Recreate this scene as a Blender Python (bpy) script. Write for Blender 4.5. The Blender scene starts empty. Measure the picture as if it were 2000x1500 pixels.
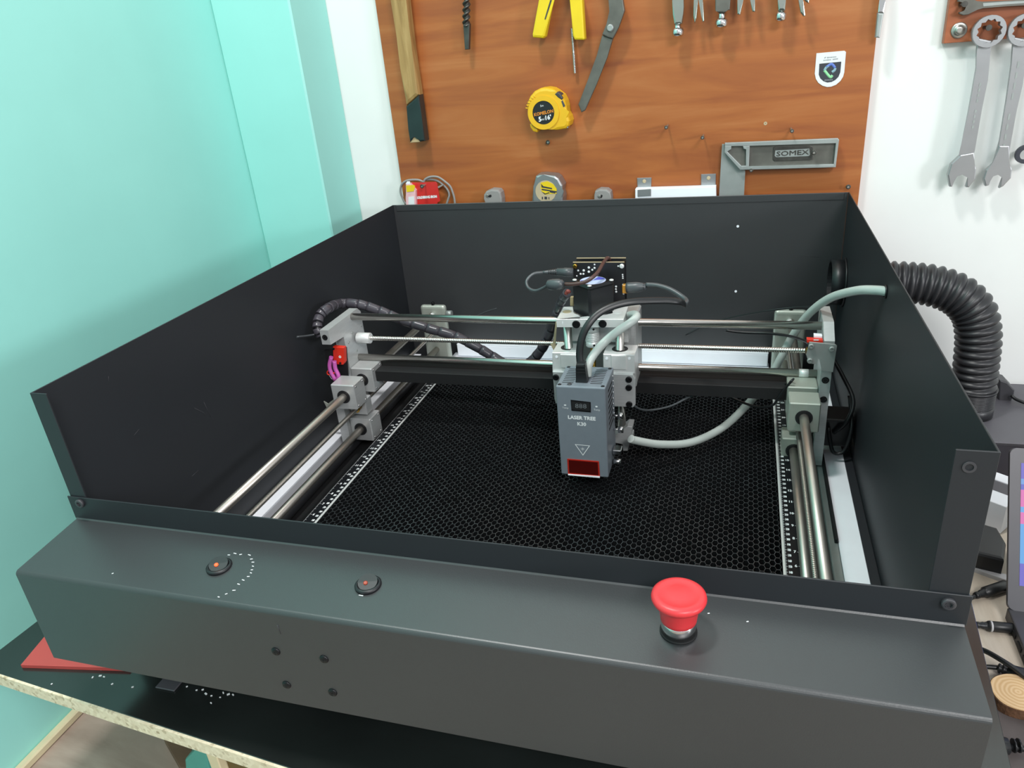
import bpy, bmesh, math, random
from mathutils import Vector, Matrix, Euler
random.seed(7)
S = bpy.context.scene
COL = S.collection

# ---------------------------------------------------------------- camera, light, exposure
FPX = 1442.74
CAM_LOC = Vector((0.63624, -0.47456, 0.26224))
CAM_ROT = Euler((1.13759, 0.08406, 0.28184), 'XYZ')
cd = bpy.data.cameras.new('camera'); cam = bpy.data.objects.new('camera', cd); COL.objects.link(cam)
cd.sensor_width = 36.0; cd.lens = FPX * 36.0 / 2000.0; cd.clip_start = 0.01
cam.location = CAM_LOC; cam.rotation_euler = CAM_ROT
S.camera = cam
S.view_settings.view_transform = 'Standard'; S.view_settings.look = 'None'
S.view_settings.gamma = 1.0; S.view_settings.use_curve_mapping = False
S.view_settings.exposure = 0.08
w = bpy.data.worlds.new('world'); S.world = w; w.use_nodes = True
w.node_tree.nodes['Background'].inputs[0].default_value = (0.93, 0.97, 1.0, 1)
w.node_tree.nodes['Background'].inputs[1].default_value = 0.62

def area(name, loc, target, sx, sy, power, color=(1, 1, 1)):
    l = bpy.data.lights.new(name, 'AREA'); l.shape = 'RECTANGLE'; l.size = sx; l.size_y = sy
    l.energy = power; l.color = color
    o = bpy.data.objects.new(name, l); COL.objects.link(o); o.location = loc
    o.rotation_euler = (Vector(target) - Vector(loc)).to_track_quat('-Z', 'Y').to_euler()
    return o
area('ceiling_lamp', (0.12, -0.02, 1.75), (0.12, 0.0, 0), 0.24, 0.14, 20.5, (1.0, 0.985, 0.96))
area('side_lamp', (2.9, -0.9, 0.52), (0.2, 0.6, 0.1), 0.42, 0.36, 22.0, (0.95, 0.97, 1.0))
area('front_fill', (1.5, -1.5, 1.45), (0.1, 0.0, -0.2), 0.9, 0.4, 33.0, (1.0, 0.98, 0.97))  # added fill with no known source, lifts the lower teal wall and front

# ---------------------------------------------------------------- helpers
RM = CAM_ROT.to_matrix()
def un(u, v, ax, val):
    """pixel of the photograph -> the point of the real plane ax = val behind it"""
    d = RM @ Vector(((u - 1000) / FPX, -(v - 750) / FPX, -1.0))
    i = 'xyz'.index(ax); t = (val - CAM_LOC[i]) / d[i]
    return CAM_LOC + d * t

def lin(h):
    c = [int(h[i:i + 2], 16) / 255 for i in (0, 2, 4)]
    return tuple(x / 12.92 if x <= 0.04045 else ((x + 0.055) / 1.055) ** 2.4 for x in c) + (1,)

def mat(name, col, rough=0.5, metal=0.0, var=0.06, scale=30, bump=0.0, bscale=200, spec=0.5, emit=None, alpha=None, trans=0.0, stretch=None):
    m = bpy.data.materials.new(name); m.use_nodes = True
    nt = m.node_tree; b = nt.nodes['Principled BSDF']
    c = lin(col)
    tc = nt.nodes.new('ShaderNodeTexCoord'); n = nt.nodes.new('ShaderNodeTexNoise'); n.inputs['Scale'].default_value = scale
    n.inputs['Detail'].default_value = 4
    if stretch:
        mp = nt.nodes.new('ShaderNodeMapping'); mp.inputs['Scale'].default_value = stretch
        nt.links.new(tc.outputs['Object'], mp.inputs[0]); nt.links.new(mp.outputs[0], n.inputs['Vector'])
    else:
        nt.links.new(tc.outputs['Object'], n.inputs['Vector'])
    r = nt.nodes.new('ShaderNodeValToRGB')
    r.color_ramp.elements[0].position = 0.3; r.color_ramp.elements[1].position = 0.7
    r.color_ramp.elements[0].color = tuple(x * (1 - var) for x in c[:3]) + (1,)
    r.color_ramp.elements[1].color = tuple(min(1, x * (1 + var)) for x in c[:3]) + (1,)
    nt.links.new(n.outputs['Fac'], r.inputs[0]); nt.links.new(r.outputs[0], b.inputs['Base Color'])
    b.inputs['Roughness'].default_value = rough; b.inputs['Metallic'].default_value = metal
    b.inputs['Specular IOR Level'].default_value = spec
    if trans: b.inputs['Transmission Weight'].default_value = trans
    if alpha is not None: b.inputs['Alpha'].default_value = alpha
    if emit:
        b.inputs['Emission Color'].default_value = lin(emit[0]); b.inputs['Emission Strength'].default_value = emit[1]
    if bump:
        n2 = nt.nodes.new('ShaderNodeTexNoise'); n2.inputs['Scale'].default_value = bscale; n2.inputs['Detail'].default_value = 3
        nt.links.new(tc.outputs['Object'], n2.inputs['Vector'])
        bp = nt.nodes.new('ShaderNodeBump'); bp.inputs['Strength'].default_value = bump; bp.inputs['Distance'].default_value = 0.002
        nt.links.new(n2.outputs['Fac'], bp.inputs['Height']); nt.links.new(bp.outputs[0], b.inputs['Normal'])
    return m

def wood(name, c1, c2, c3, sc, rough=0.4, rot=(0, 0, 0), dist=3.0):
    m = bpy.data.materials.new(name); m.use_nodes = True
    nt = m.node_tree; b = nt.nodes['Principled BSDF']
    tc = nt.nodes.new('ShaderNodeTexCoord'); mp = nt.nodes.new('ShaderNodeMapping')
    mp.inputs['Scale'].default_value = sc; mp.inputs['Rotation'].default_value = rot
    n = nt.nodes.new('ShaderNodeTexNoise'); n.inputs['Scale'].default_value = 1.0; n.inputs['Detail'].default_value = 7
    n.inputs['Distortion'].default_value = dist * 0.3; n.inputs['Roughness'].default_value = 0.6
    r = nt.nodes.new('ShaderNodeValToRGB'); e = r.color_ramp.elements
    e[0].position = 0.28; e[0].color = lin(c1); e[1].position = 0.72; e[1].color = lin(c3)
    k = e.new(0.5); k.color = lin(c2)
    nt.links.new(tc.outputs['Object'], mp.inputs[0]); nt.links.new(mp.outputs[0], n.inputs['Vector'])
    nt.links.new(n.outputs['Fac'], r.inputs[0]); nt.links.new(r.outputs[0], b.inputs['Base Color'])
    b.inputs['Roughness'].default_value = rough
    return m

M = {}
M['teal'] = mat('teal_paint', '98ddd4', 0.45, var=0.025, scale=6, bump=0.12, bscale=25)
M['white_wall'] = mat('white_paint', 'e9ebe9', 0.6, var=0.02, scale=8, bump=0.08, bscale=30)
M['cream'] = mat('cream_trim', 'cfc3a0', 0.6)
M['floor'] = wood('laminate', '8c7a6e', 'a39184', 'b5a598', (3, 14, 3), 0.5)
M['board'] = wood('cherry_board', '8c4a26', 'a5602f', 'b37241', (2.2, 5, 22), 0.42)
M['board2'] = wood('cherry_board_small', '8c4a2c', '9d5734', 'ad6844', (4, 5, 22), 0.42)
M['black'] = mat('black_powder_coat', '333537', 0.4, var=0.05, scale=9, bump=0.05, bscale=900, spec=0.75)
M['blackshade'] = mat('black_coat_shaded', '25282c', 0.5, var=0.06, scale=5, bump=0.03, bscale=700, spec=0.4)  # same black coat, toned darker: shade painted into the colour
M['blackpl'] = mat('black_plastic', '1c1d20', 0.4, var=0.05)
M['blackmat'] = mat('matt_black', '111214', 0.7)
M['darkgrey'] = mat('dark_grey_plastic', '3c3c40', 0.45)
M['alu'] = mat('machined_aluminium', 'c2c5c5', 0.42, 0.45, var=0.05, scale=60, stretch=(1, 1, 8))
M['alu2'] = mat('bright_aluminium', 'e0e3e2', 0.38, 0.35, var=0.04, scale=50)
M['alug'] = mat('greenish_cast_aluminium', 'b0b7ad', 0.45, 0.4, var=0.05)
M['zinc'] = mat('dull_zinc', 'a3a9a7', 0.45, 0.5, var=0.12, scale=25)
M['steel'] = mat('polished_rod', 'd8d5cf', 0.27, 1.0, var=0.03)
M['steelw'] = mat('brushed_rod', 'b4aea6', 0.36, 0.9, var=0.04)
M['chrome'] = mat('chrome', 'dcdcdc', 0.18, 1.0, var=0.02)
M['satin'] = mat('satin_chrome', 'a9abad', 0.42, 0.85, var=0.04)
M['brass'] = mat('brass', 'a8853c', 0.3, 1.0)
M['screwb'] = mat('black_oxide_screw', '232426', 0.35, 0.6)
M['screwz'] = mat('zinc_screw', 'b9b7b0', 0.35, 0.9)
M['module'] = mat('grey_anodised', '7c858e', 0.42, 0.15, var=0.03, scale=90)
M['white'] = mat('white_pvc', 'f1f5fb', 0.5, var=0.02)
M['print'] = mat('white_print', 'dfe3e5', 0.6, var=0.02)
M['red'] = mat('red_plastic', 'd5363c', 0.38, var=0.03)
M['redd'] = mat('red_acrylic', 'b64b47', 0.3, var=0.03)
M['redwin'] = mat('red_window', '4a0d0b', 0.12, var=0.1)
M['redrim'] = mat('red_window_rim', 'b42a1e', 0.3)
M['redsw'] = mat('red_switch', 'd8321f', 0.4)
M['pink'] = mat('pink_tube', 'c45fb0', 0.45)
M['led'] = mat('led_orange', 'e0562a', 0.4, emit=('ff5a28', 0.9))
M['leddim'] = mat('led_dim', '8a3a28', 0.4, emit=('ff5a28', 0.12))
M['hose'] = mat('milky_silicone', 'b9c2be', 0.35, var=0.03)
M['rubber'] = mat('black_rubber', '2a2b2e', 0.38, var=0.04)
M['cable'] = mat('black_cable', '1d1f21', 0.38, var=0.04)
M['cablegn'] = mat('grey_cable', '484d50', 0.35, var=0.04)
M['wrap'] = mat('spiral_wrap', '45434a', 0.28, var=0.06, scale=40)
M['honeyin'] = mat('honeycomb_walls_shaded', '101214', 0.5)  # black walls toned darker: shade of the deep cells painted in
M['honey'] = mat('honeycomb_rim_glint', '5c6165', 0.34, 0.6, var=0.1, scale=40)  # paler than the walls: edge glint painted into the rims
M['ruler'] = mat('ruler_black', '14171c', 0.35, 0.3)
M['table'] = mat('table_laminate', '1e2221', 0.2, var=0.25, scale=6, spec=0.95)
M['yellow'] = mat('yellow_plastic', 'e3b21e', 0.38, var=0.03)
M['yellow2'] = mat('yellow_grip', 'e3c51e', 0.4, var=0.04)
M['orange'] = mat('orange_print', 'd2822a', 0.5)
M['hammer'] = wood('ash_handle', '7d5f33', 'a1814e', 'b99a66', (60, 60, 6), 0.45)
M['paintgn'] = mat('dark_green_paint', '1f2b2b', 0.3, var=0.2, scale=40)
M['darksteel'] = mat('dark_steel', '53524e', 0.45, 0.7, var=0.25, scale=70)
M['oldsteel'] = mat('old_grey_steel', '6d6c66', 0.5, 0.6, var=0.2, scale=40)
M['greenish'] = mat('nickel_plated', 'b4bbb2', 0.25, 0.95, var=0.05)
M['greyclip'] = mat('grey_clip_plastic', '8e8c8a', 0.55, var=0.04)
M['blue'] = mat('blue_print', '5d78c4', 0.5); M['green'] = mat('green_print', '8fd29c', 0.5)
M['bluegn'] = mat('blue_green_print', '86a9b5', 0.5)
M['greyink'] = mat('grey_print', '8d9296', 0.6)
M['navy'] = mat('dark_navy_print', '33363f', 0.5)
M['lilac'] = mat('pale_blue_sticker', 'b7c2e2', 0.45); M['violet'] = mat('violet_sticker', '5358b8', 0.45)
M['gold'] = mat('tan_board_edge', 'b9a98a', 0.5)
M['amber'] = mat('amber_socket', 'c28a2e', 0.4)
M['desk'] = wood('pale_oak_desk', 'b6a998', 'c8bcab', 'd8cebf', (30, 4, 4), 0.5)
M['mat'] = mat('grey_brown_mat', '5a5352', 0.6, var=0.08, scale=60)
M['slice'] = None; M['digit'] = mat('unlit_digits', '6f7478', 0.5)
M['bark'] = mat('bark', '6a4a33', 0.8, var=0.3, scale=120, bump=0.5, bscale=300)
M['fanbox'] = mat('fan_box_grey', '55545a', 0.45, var=0.04)
M['fandark'] = mat('fan_box_dark', '2e2c33', 0.5)
M['bezel'] = mat('bezel_grey', '46464b', 0.42)
M['cardred'] = mat('red_card', 'c9302c', 0.3)
M['clearpk'] = mat('blister_plastic', 'e6b9bd', 0.2, var=0.15, scale=60)
M['lgrey'] = mat('light_grey_plastic', 'b4b4b6', 0.5)
M['brown'] = mat('brown_wire', '4a3330', 0.4)
M['cork'] = mat('pale_wood_end', 'b7a07a', 0.7)
M['copper'] = mat('copper_red', '8a4038', 0.4)
M['olive'] = mat('olive_wood', '5c4c24', 0.6)
M['plank'] = wood('brown_plank', '5a4636', '6d5542', '806650', (8, 8, 8), 0.6)
M['tealbox'] = mat('teal_plastic', '4f9e92', 0.4)

def chip_mat():
    m = bpy.data.materials.new('chipboard_edge'); m.use_nodes = True
    nt = m.node_tree; b = nt.nodes['Principled BSDF']
    tc = nt.nodes.new('ShaderNodeTexCoord'); v = nt.nodes.new('ShaderNodeTexVoronoi'); v.inputs['Scale'].default_value = 260
    r = nt.nodes.new('ShaderNodeValToRGB'); e = r.color_ramp.elements
    e[0].color = lin('a89778'); e[1].color = lin('efe3c8'); k = e.new(0.3); k.color = lin('dccdb0')
    nt.links.new(tc.outputs['Object'], v.inputs['Vector']); nt.links.new(v.outputs['Color'], r.inputs[0])
    nt.links.new(r.outputs[0], b.inputs['Base Color']); b.inputs['Roughness'].default_value = 0.85
    return m
M['chip'] = chip_mat()
def slice_mat():
    m = bpy.data.materials.new('wood_slice_rings'); m.use_nodes = True
    nt = m.node_tree; b = nt.nodes['Principled BSDF']
    tc = nt.nodes.new('ShaderNodeTexCoord'); wv = nt.nodes.new('ShaderNodeTexWave')
    wv.wave_type = 'RINGS'; wv.rings_direction = 'Z'; wv.inputs['Scale'].default_value = 75; wv.inputs['Distortion'].default_value = 2.0
    wv.inputs['Detail'].default_value = 2
    r = nt.nodes.new('ShaderNodeValToRGB'); e = r.color_ramp.elements
    e[0].color = lin('cda878'); e[1].color = lin('dfc197')
    nt.links.new(tc.outputs['Object'], wv.inputs['Vector']); nt.links.new(wv.outputs['Fac'], r.inputs[0])
    nt.links.new(r.outputs[0], b.inputs['Base Color']); b.inputs['Roughness'].default_value = 0.7
    return m
M['slice'] = slice_mat()
def screen_mat():
    m = bpy.data.materials.new('lit_screen'); m.use_nodes = True
    nt = m.node_tree; b = nt.nodes['Principled BSDF']
    tc = nt.nodes.new('ShaderNodeTexCoord'); sx = nt.nodes.new('ShaderNodeSeparateXYZ')
    mr = nt.nodes.new('ShaderNodeMapRange'); mr.inputs[1].default_value = -0.085; mr.inputs[2].default_value = 0.085
    r = nt.nodes.new('ShaderNodeValToRGB'); r.color_ramp.interpolation = 'CONSTANT'
    e = r.color_ramp.elements; e[0].color = lin('6a62c8'); e[1].position = 0.93; e[1].color = lin('e8e8f4')
    for p, c in ((0.22, '5fa8e8'), (0.50, 'e070b8'), (0.58, '68a8e8'), (0.62, 'e070b8'), (0.74, '5f64c8'), (0.78, '6ea0e0'), (0.82, '6a62c8')):
        k = e.new(p); k.color = lin(c)
    nt.links.new(tc.outputs['Object'], sx.inputs[0]); nt.links.new(sx.outputs['Y'], mr.inputs[0])
    nt.links.new(mr.outputs[0], r.inputs[0])
    b.inputs['Base Color'].default_value = (0.01, 0.01, 0.01, 1)
    nt.links.new(r.outputs[0], b.inputs['Emission Color']); b.inputs['Emission Strength'].default_value = 0.85
    return m
M['screen'] = screen_mat()

WPOS = {}
def tag(o, label=None, cat=None, group=None, kind=None):
    if label: o['label'] = label
    if cat: o['category'] = cat
    if group: o['group'] = group
    if kind: o['kind'] = kind
    return o
def wpos(o): return WPOS[o.name]
def thing(name, loc, label, cat, group=None):
    o = bpy.data.objects.new(name, None); COL.objects.link(o); o.location = loc
    o.empty_display_size = 0.02
    WPOS[o.name] = Vector(loc)
    return tag(o, label, cat, group)

def basis(ax):
    z = Vector(ax).normalized(); t = Vector((0, 0, 1)) if abs(z.z) < 0.9 else Vector((1, 0, 0))
    x = t.cross(z).normalized(); return x, z.cross(x), z

def spline(pts, n):
    P = [Vector(p) for p in pts]
    if n <= 1 or len(P) < 3: return P
    out = []
    for i in range(len(P) - 1):
        p0 = P[i - 1] if i else P[0] * 2 - P[1]; p1, p2 = P[i], P[i + 1]
        p3 = P[i + 2] if i + 2 < len(P) else P[-1] * 2 - P[-2]
        for k in range(n):
            t = k / n
            out.append(0.5 * ((2 * p1) + (p2 - p0) * t + (2 * p0 - 5 * p1 + 4 * p2 - p3) * t * t + (3 * p1 - p0 - 3 * p2 + p3) * t ** 3))
    out.append(P[-1]); return out

class MB:
    def __init__(s): s.bm = bmesh.new()
    def box(s, x0, x1, y0, y1, z0, z1, b=0.0, rz=0.0, piv=None, seg=1):
        m = Matrix.Translation(((x0 + x1) / 2, (y0 + y1) / 2, (z0 + z1) / 2)) @ Matrix.Diagonal((abs(x1 - x0), abs(y1 - y0), abs(z1 - z0), 1))
        if rz:
            p = Vector(piv) if piv else Vector(((x0 + x1) / 2, (y0 + y1) / 2, 0))
            m = Matrix.Translation(p) @ Matrix.Rotation(rz, 4, 'Z') @ Matrix.Translation(-p) @ m
        r = bmesh.ops.create_cube(s.bm, size=1, matrix=m)
        if b:
            es = list({e for v in r['verts'] for e in v.link_edges})
            bmesh.ops.bevel(s.bm, geom=es, offset=b, segments=seg, affect='EDGES', profile=0.5)
        return s
    def lathe(s, prof, p, ax, seg=24, smooth=True, capa=True, capb=True):
        x, y, z = basis(ax); p = Vector(p); rings = []
        for r, h in prof:
            rings.append([s.bm.verts.new(p + z * h + (x * math.cos(2 * math.pi * k / seg) + y * math.sin(2 * math.pi * k / seg)) * r) for k in range(seg)])
        for a, c in zip(rings, rings[1:]):
            for k in range(seg):
                f = s.bm.faces.new((a[k], a[(k + 1) % seg], c[(k + 1) % seg], c[k])); f.smooth = smooth
        if capa: s.bm.faces.new(rings[0][::-1])
        if capb: s.bm.faces.new(rings[-1])
        return s
    def cyl(s, p0, p1, r, seg=16, r2=None):
        p0, p1 = Vector(p0), Vector(p1); d = p1 - p0
        return s.lathe([(r, 0), (r if r2 is None else r2, d.length)], p0, d, seg)
    def ring(s, p, ax, r0, r1, h, seg=24, n12=0):
        x, y, z = basis(ax); p = Vector(p); L = []
        for (rr, hh) in ((r0, 0), (r1, 0), (r1, h), (r0, h)):
            q = []
            for k in range(seg):
                a = 2 * math.pi * k / seg; r = rr
                if n12 and rr == r0: r = r0 * (1.0 + 0.09 * (1 if k % 2 else -1))
                q.append(s.bm.verts.new(p + z * hh + (x * math.cos(a) + y * math.sin(a)) * r))
            L.append(q)
        for i in range(4):
            a, c = L[i], L[(i + 1) % 4]
            for k in range(seg):
                f = s.bm.faces.new((a[k], a[(k + 1) % seg], c[(k + 1) % seg], c[k])); f.smooth = (i == 1)
        return s
    def tube(s, pts, r, n=6, seg=10, flat=None, up=(0, 0, 1), caps=True):
        P = spline(pts, n); N = len(P); rings = []; prev = None
        for i, p in enumerate(P):
            t = (P[min(i + 1, N - 1)] - P[max(i - 1, 0)]).normalized()
            if prev is None:
                u = Vector(up) - t * t.dot(Vector(up))
                if u.length < 1e-3: u = Vector((1, 0, 0)) - t * t.x
            else: u = prev - t * t.dot(prev)
            u.normalize(); prev = u; v = t.cross(u)
            rr = r(i / (N - 1), i) if callable(r) else r
            ra, rb = (rr, rr) if flat is None else (rr * flat, rr)
            rings.append([s.bm.verts.new(p + u * math.cos(2 * math.pi * k / seg) * ra + v * math.sin(2 * math.pi * k / seg) * rb) for k in range(seg)])
        for a, c in zip(rings, rings[1:]):
            for k in range(seg):
                f = s.bm.faces.new((a[k], a[(k + 1) % seg], c[(k + 1) % seg], c[k])); f.smooth = True
        if caps:
            s.bm.faces.new(rings[0][::-1]); s.bm.faces.new(rings[-1])
        return s
    def prism(s, pts, vec, bev=0.0, seg=2):
        """closed outline (3-D points) pushed along vec; bev rounds the rim of the first face"""
        P = [Vector(p) for p in pts]; vec = Vector(vec)
        a = [s.bm.verts.new(p) for p in P]; c = [s.bm.verts.new(p + vec) for p in P]
        n = len(P); f0 = s.bm.faces.new(a); s.bm.faces.new(c[::-1]); fs = [f0]
        for k in range(n): s.bm.faces.new((a[(k + 1) % n], a[k], c[k], c[(k + 1) % n]))
        if bev:
            bmesh.ops.bevel(s.bm, geom=list(f0.edges), offset=bev, segments=seg, affect='EDGES', profile=0.5, clamp_overlap=True)
        return s
    def flatpoly(s, pts):
        s.bm.faces.new([s.bm.verts.new(p) for p in pts]); return s
    def add_mesh(s, me, mx):
        vs = [s.bm.verts.new(mx @ v.co) for v in me.vertices]
        for p in me.polygons:
            try: s.bm.faces.new([vs[i] for i in p.vertices])
            except ValueError: pass
        return s
    def build(s, name, m, parent=None, kind=None, label=None, cat=None, group=None, keep=False, at=None):
        if not keep: bmesh.ops.recalc_face_normals(s.bm, faces=s.bm.faces[:])
        vs = s.bm.verts
        lo = Vector([min(v.co[i] for v in vs) for i in range(3)]); hi = Vector([max(v.co[i] for v in vs) for i in range(3)])
        c = Vector(at) if at is not None else ((lo + hi) / 2)
        if at is None and parent is None: c.z = lo.z
        bmesh.ops.translate(s.bm, verts=vs[:], vec=-c)
        me = bpy.data.meshes.new(name); s.bm.to_mesh(me); s.bm.free()
        me.materials.append(M[m] if isinstance(m, str) else m)
        return place(name, me, c, parent, kind, label, cat, group)

def place(name, me, c, parent=None, kind=None, label=None, cat=None, group=None, rot=None):
    o = bpy.data.objects.new(name, me); COL.objects.link(o)
    if parent: o.parent = parent; o.location = Vector(c) - wpos(parent)
    else: o.location = c
    if rot is not None: o.rotation_euler = rot
    WPOS[o.name] = Vector(c)
    return tag(o, label, cat, group, kind)

def rep(o, c, parent, name=None, rot=None):
    """another piece sharing the mesh of o"""
    return place(name or o.name.split('.')[0], o.data, c, parent, rot=rot)

def px(l, ax, v): return [un(a, b, ax, v) for a, b in l]
def crop(l, s, ox, oy): return [(a / s + ox, b / s + oy) for a, b in l]
def plate(name, pix, yf, th, m, parent, bev=0.001, **k):
    return MB().prism(px(pix, 'y', yf), (0, th, 0), bev).build(name, m, parent, **k)

_g = {}
def glyph(t):
    if t not in _g:
        c = bpy.data.curves.new('glyph', 'FONT'); c.body = t; c.align_x = 'CENTER'; c.align_y = 'CENTER'; c.size = 1.0; c.resolution_u = 2
        o = bpy.data.objects.new('glyph', c); me = o.to_mesh().copy(); o.to_mesh_clear()
        bpy.data.objects.remove(o); bpy.data.curves.remove(c); _g[t] = me
    return _g[t]
def text(mb, t, p, xd, yd, size, bold=0.0, sx=1.0):
    xd, yd = Vector(xd).normalized(), Vector(yd).normalized(); zd = xd.cross(yd)
    R = Matrix((xd * size * sx, yd * size, zd)).transposed().to_4x4()
    offs = [(0, 0)] if not bold else [(-bold, 0), (bold, 0), (0, bold), (0, -bold)]
    for i, (dx, dy) in enumerate(offs):
        mb.add_mesh(glyph(t), Matrix.Translation(Vector(p) + xd * dx + yd * dy + zd * i * 1e-6) @ R)
    return mb

def twisted(mb, p0, p1, r0, r1, turns, n=60, seg=12):
    x, y, z = basis(Vector(p1) - Vector(p0)); rings = []
    for i in range(n + 1):
        t = i / n; c = Vector(p0).lerp(Vector(p1), t); r = r0 + (r1 - r0) * t; a0 = turns * 2 * math.pi * t
        rings.append([mb.bm.verts.new(c + (x * math.cos(a0 + 2 * math.pi * k / seg) + y * math.sin(a0 + 2 * math.pi * k / seg)) * r * (0.72 + 0.28 * math.cos(2 * 2 * math.pi * k / seg))) for k in range(seg)])
    for a, c in zip(rings, rings[1:]):
        for k in range(seg):
            f = mb.bm.faces.new((a[k], a[(k + 1) % seg], c[(k + 1) % seg], c[k])); f.smooth = True
    mb.bm.faces.new(rings[0][::-1]); mb.bm.faces.new(rings[-1]); return mb
def threaded(mb, p0, p1, r, pitch, dep=0.0006, seg=10, per=4):
    d = (Vector(p1) - Vector(p0)); n = int(d.length / pitch * per)
    prof = [(r - dep * (0.5 - 0.5 * math.cos(2 * math.pi * i / per)), d.length * i / n) for i in range(n + 1)]
    return mb.lathe(prof, p0, d, seg)
def hexbolt(p, ax, r, h):
    """socket-head screw: head with a recessed hexagon"""
    mb = MB(); mb.lathe([(r, 0), (r, h * 0.85), (r * 0.9, h), (r * 0.58, h)], p, ax, 16, capb=False)
    x, y, z = basis(ax)
    mb.lathe([(r * 0.58, h), (r * 0.5, h), (r * 0.5, h * 0.45)], p, ax, 6, smooth=False, capa=False)
    return mb
def phillips(p, ax, r, h):
    mb = MB(); mb.lathe([(r, 0), (r, h * 0.3), (r * 0.75, h * 0.8), (r * 0.35, h), (r * 0.3, h * 0.55)], p, ax, 14)
    x, y, z = basis(ax); p = Vector(p)
    for u, v in ((x, y), (y, x)):
        a = r * 0.5; b = r * 0.1
        q = [p + z * (h * 0.98 + 0.00005) + u * i + v * j for i, j in ((-a, -b), (a, -b), (a, b), (-a, b))]
    return mb

# ================================================================= the setting
ZF = -0.56
def struct(name, mb, m, label=None): return mb.build(name, m, kind='structure', label=label)
struct('wall_left', MB().box(-0.35, -0.25, -2.2, 0.98, ZF, 1.95), 'teal')
struct('wall_back', MB().box(-0.25, 2.6, 0.876, 0.98, ZF, 1.95), 'white_wall')
struct('wall_column', MB().box(-0.25, -0.0972, 0.750, 0.876, ZF, 1.95, 0.003), 'teal')
struct('floor', MB().box(-0.35, 2.6, -2.2, 0.98, ZF - 0.05, ZF), 'floor')
struct('baseboard_left', MB().box(-0.25, -0.238, -2.2, 0.75, ZF, ZF + 0.012, 0.002), 'cream')

# ================================================================= tables
ZT = -0.32
tb = thing('workbench', (-0.16, -0.062, ZF), 'black laminate bench top with raw chipboard edge under the black machine', 'table')
ang = math.radians(-5.0); piv = (-0.160, -0.062, 0)
MB().box(-0.160, 0.86, -0.0612, 0.80, ZT - 0.0155, ZT, 0.0006, ang, piv).build('table_top', 'table', tb)
MB().box(-0.160, 0.86, -0.0640, -0.0613, ZT - 0.0155, ZT - 0.0004, 0.0, ang, piv).build('chipboard_edge', 'chip', tb, label='raw chipboard edge')
q = un(399, 1466, 'z', ZT - 0.016)
MB().box(q.x, q.x + 0.0125, q.y, q.y + 0.03, ZF, ZT - 0.0162, 0.001).build('leg', 'cream', tb)
MB().box(q.x + 0.0127, q.x + 0.034, q.y + 0.008, q.y + 0.022, ZF + 0.01, ZT - 0.0162, 0.001).build('brace', 'olive', tb)
for i, (lx, ly) in enumerate(((0.72, -0.055), (-0.12, 0.70), (0.76, 0.70))):
    MB().box(lx, lx + 0.035, ly, ly + 0.05, ZF, ZT - 0.016, 0.001, ang, piv).build('leg', 'cream', tb)
MB().box(0.31, 0.70, -0.02, 0.0, ZT - 0.09, ZT - 0.016, 0.001, ang, piv).build('apron', 'olive', tb)
ZD = -0.42
ds = thing('desk', (1.25, 0.3, ZF), 'pale oak side desk under the laptop and wood slice', 'desk')
MB().box(0.865, 1.75, -0.15, 0.872, ZD - 0.02, ZD, 0.001).build('desk_top', 'desk', ds)
for lx in (0.90, 1.68):
    for ly in (-0.1, 0.80): MB().box(lx, lx + 0.04, ly, ly + 0.04, ZF, ZD - 0.02, 0.001).build('leg', 'desk', ds)

# ================================================================= enclosure
W, D = 0.800, 0.8254
ZLF, ZLB, ZC, ZCB, DF = -0.1153, -0.1419, -0.1482, -0.2579, -0.0808
en = thing('engraver_enclosure', (0.4, 0.4, ZT), 'open black sheet metal enclosure with sloping front control box on the bench', 'enclosure')
T = 0.0015
mb = MB().box(-T, 0, 0, D, ZT + 0.0005, 0, 0.0003); mb.box(-T, 0.0185, -T, 0, ZT + 0.001, 0.0, 0.0003)
mb.build('left_panel', 'blackshade', en)
mb = MB().box(W, W + T, 0, D, ZT + 0.0005, 0, 0.0003); mb.box(0.776, W + T, -T, 0, ZT + 0.001, 0.0, 0.0003)
mb.box(W - 0.011, W, 0.002, D - 0.02, -0.3185, -0.302, 0.001)
mb.build('right_panel', 'blackshade', en)
MB().box(0.0002, W - 0.0002, D - T, D, ZT + 0.0005, 0, 0.0003).build('back_panel', 'black', en)  # same coat as the side panels, lighter tone stands for light here
MB().box(0.006, W - 0.006, D - T - 0.0012, D - T, -0.0115, -0.0002, 0.0005).build('back_hem', 'black', en)
MB().box(0.0005, W - 0.0005, 0.0005, D - T, ZT + 0.0002, ZT + 0.0014).build('bottom_sheet', 'blackmat', en)
MB().box(0.019, 0.7755, -0.0012, 0.0002, ZT + 0.0006, ZLB - 0.002).build('front_panel', 'blackshade', en)
MB().box(-0.004, W + 0.0035, -0.0032, -0.0017, ZLB, ZLF, 0.0004).build('front_lip', 'blackshade', en)  # darker copy of the coat: the lip's shade is in its colour
# control box: bent profile pushed along x
prof = [(-0.0032, ZLB + 0.001), (-0.0045, ZLB - 0.0002)]
for k in range(7):
    a = math.radians(88 + k * 15.5); r = 0.0045
    prof.append((DF + r + r * math.cos(a), ZC - r + r * math.sin(a)))
prof += [(DF, ZCB + 0.002), (DF + 0.002, ZCB), (-0.0045, ZCB), (-0.0032, ZCB)]
bm_ = MB(); bm_.prism([(-0.002, y, z) for y, z in prof], (W + 0.004, 0, 0))
for f in bm_.bm.faces: f.smooth = False
bm_.build('control_box', 'black', en)
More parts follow.
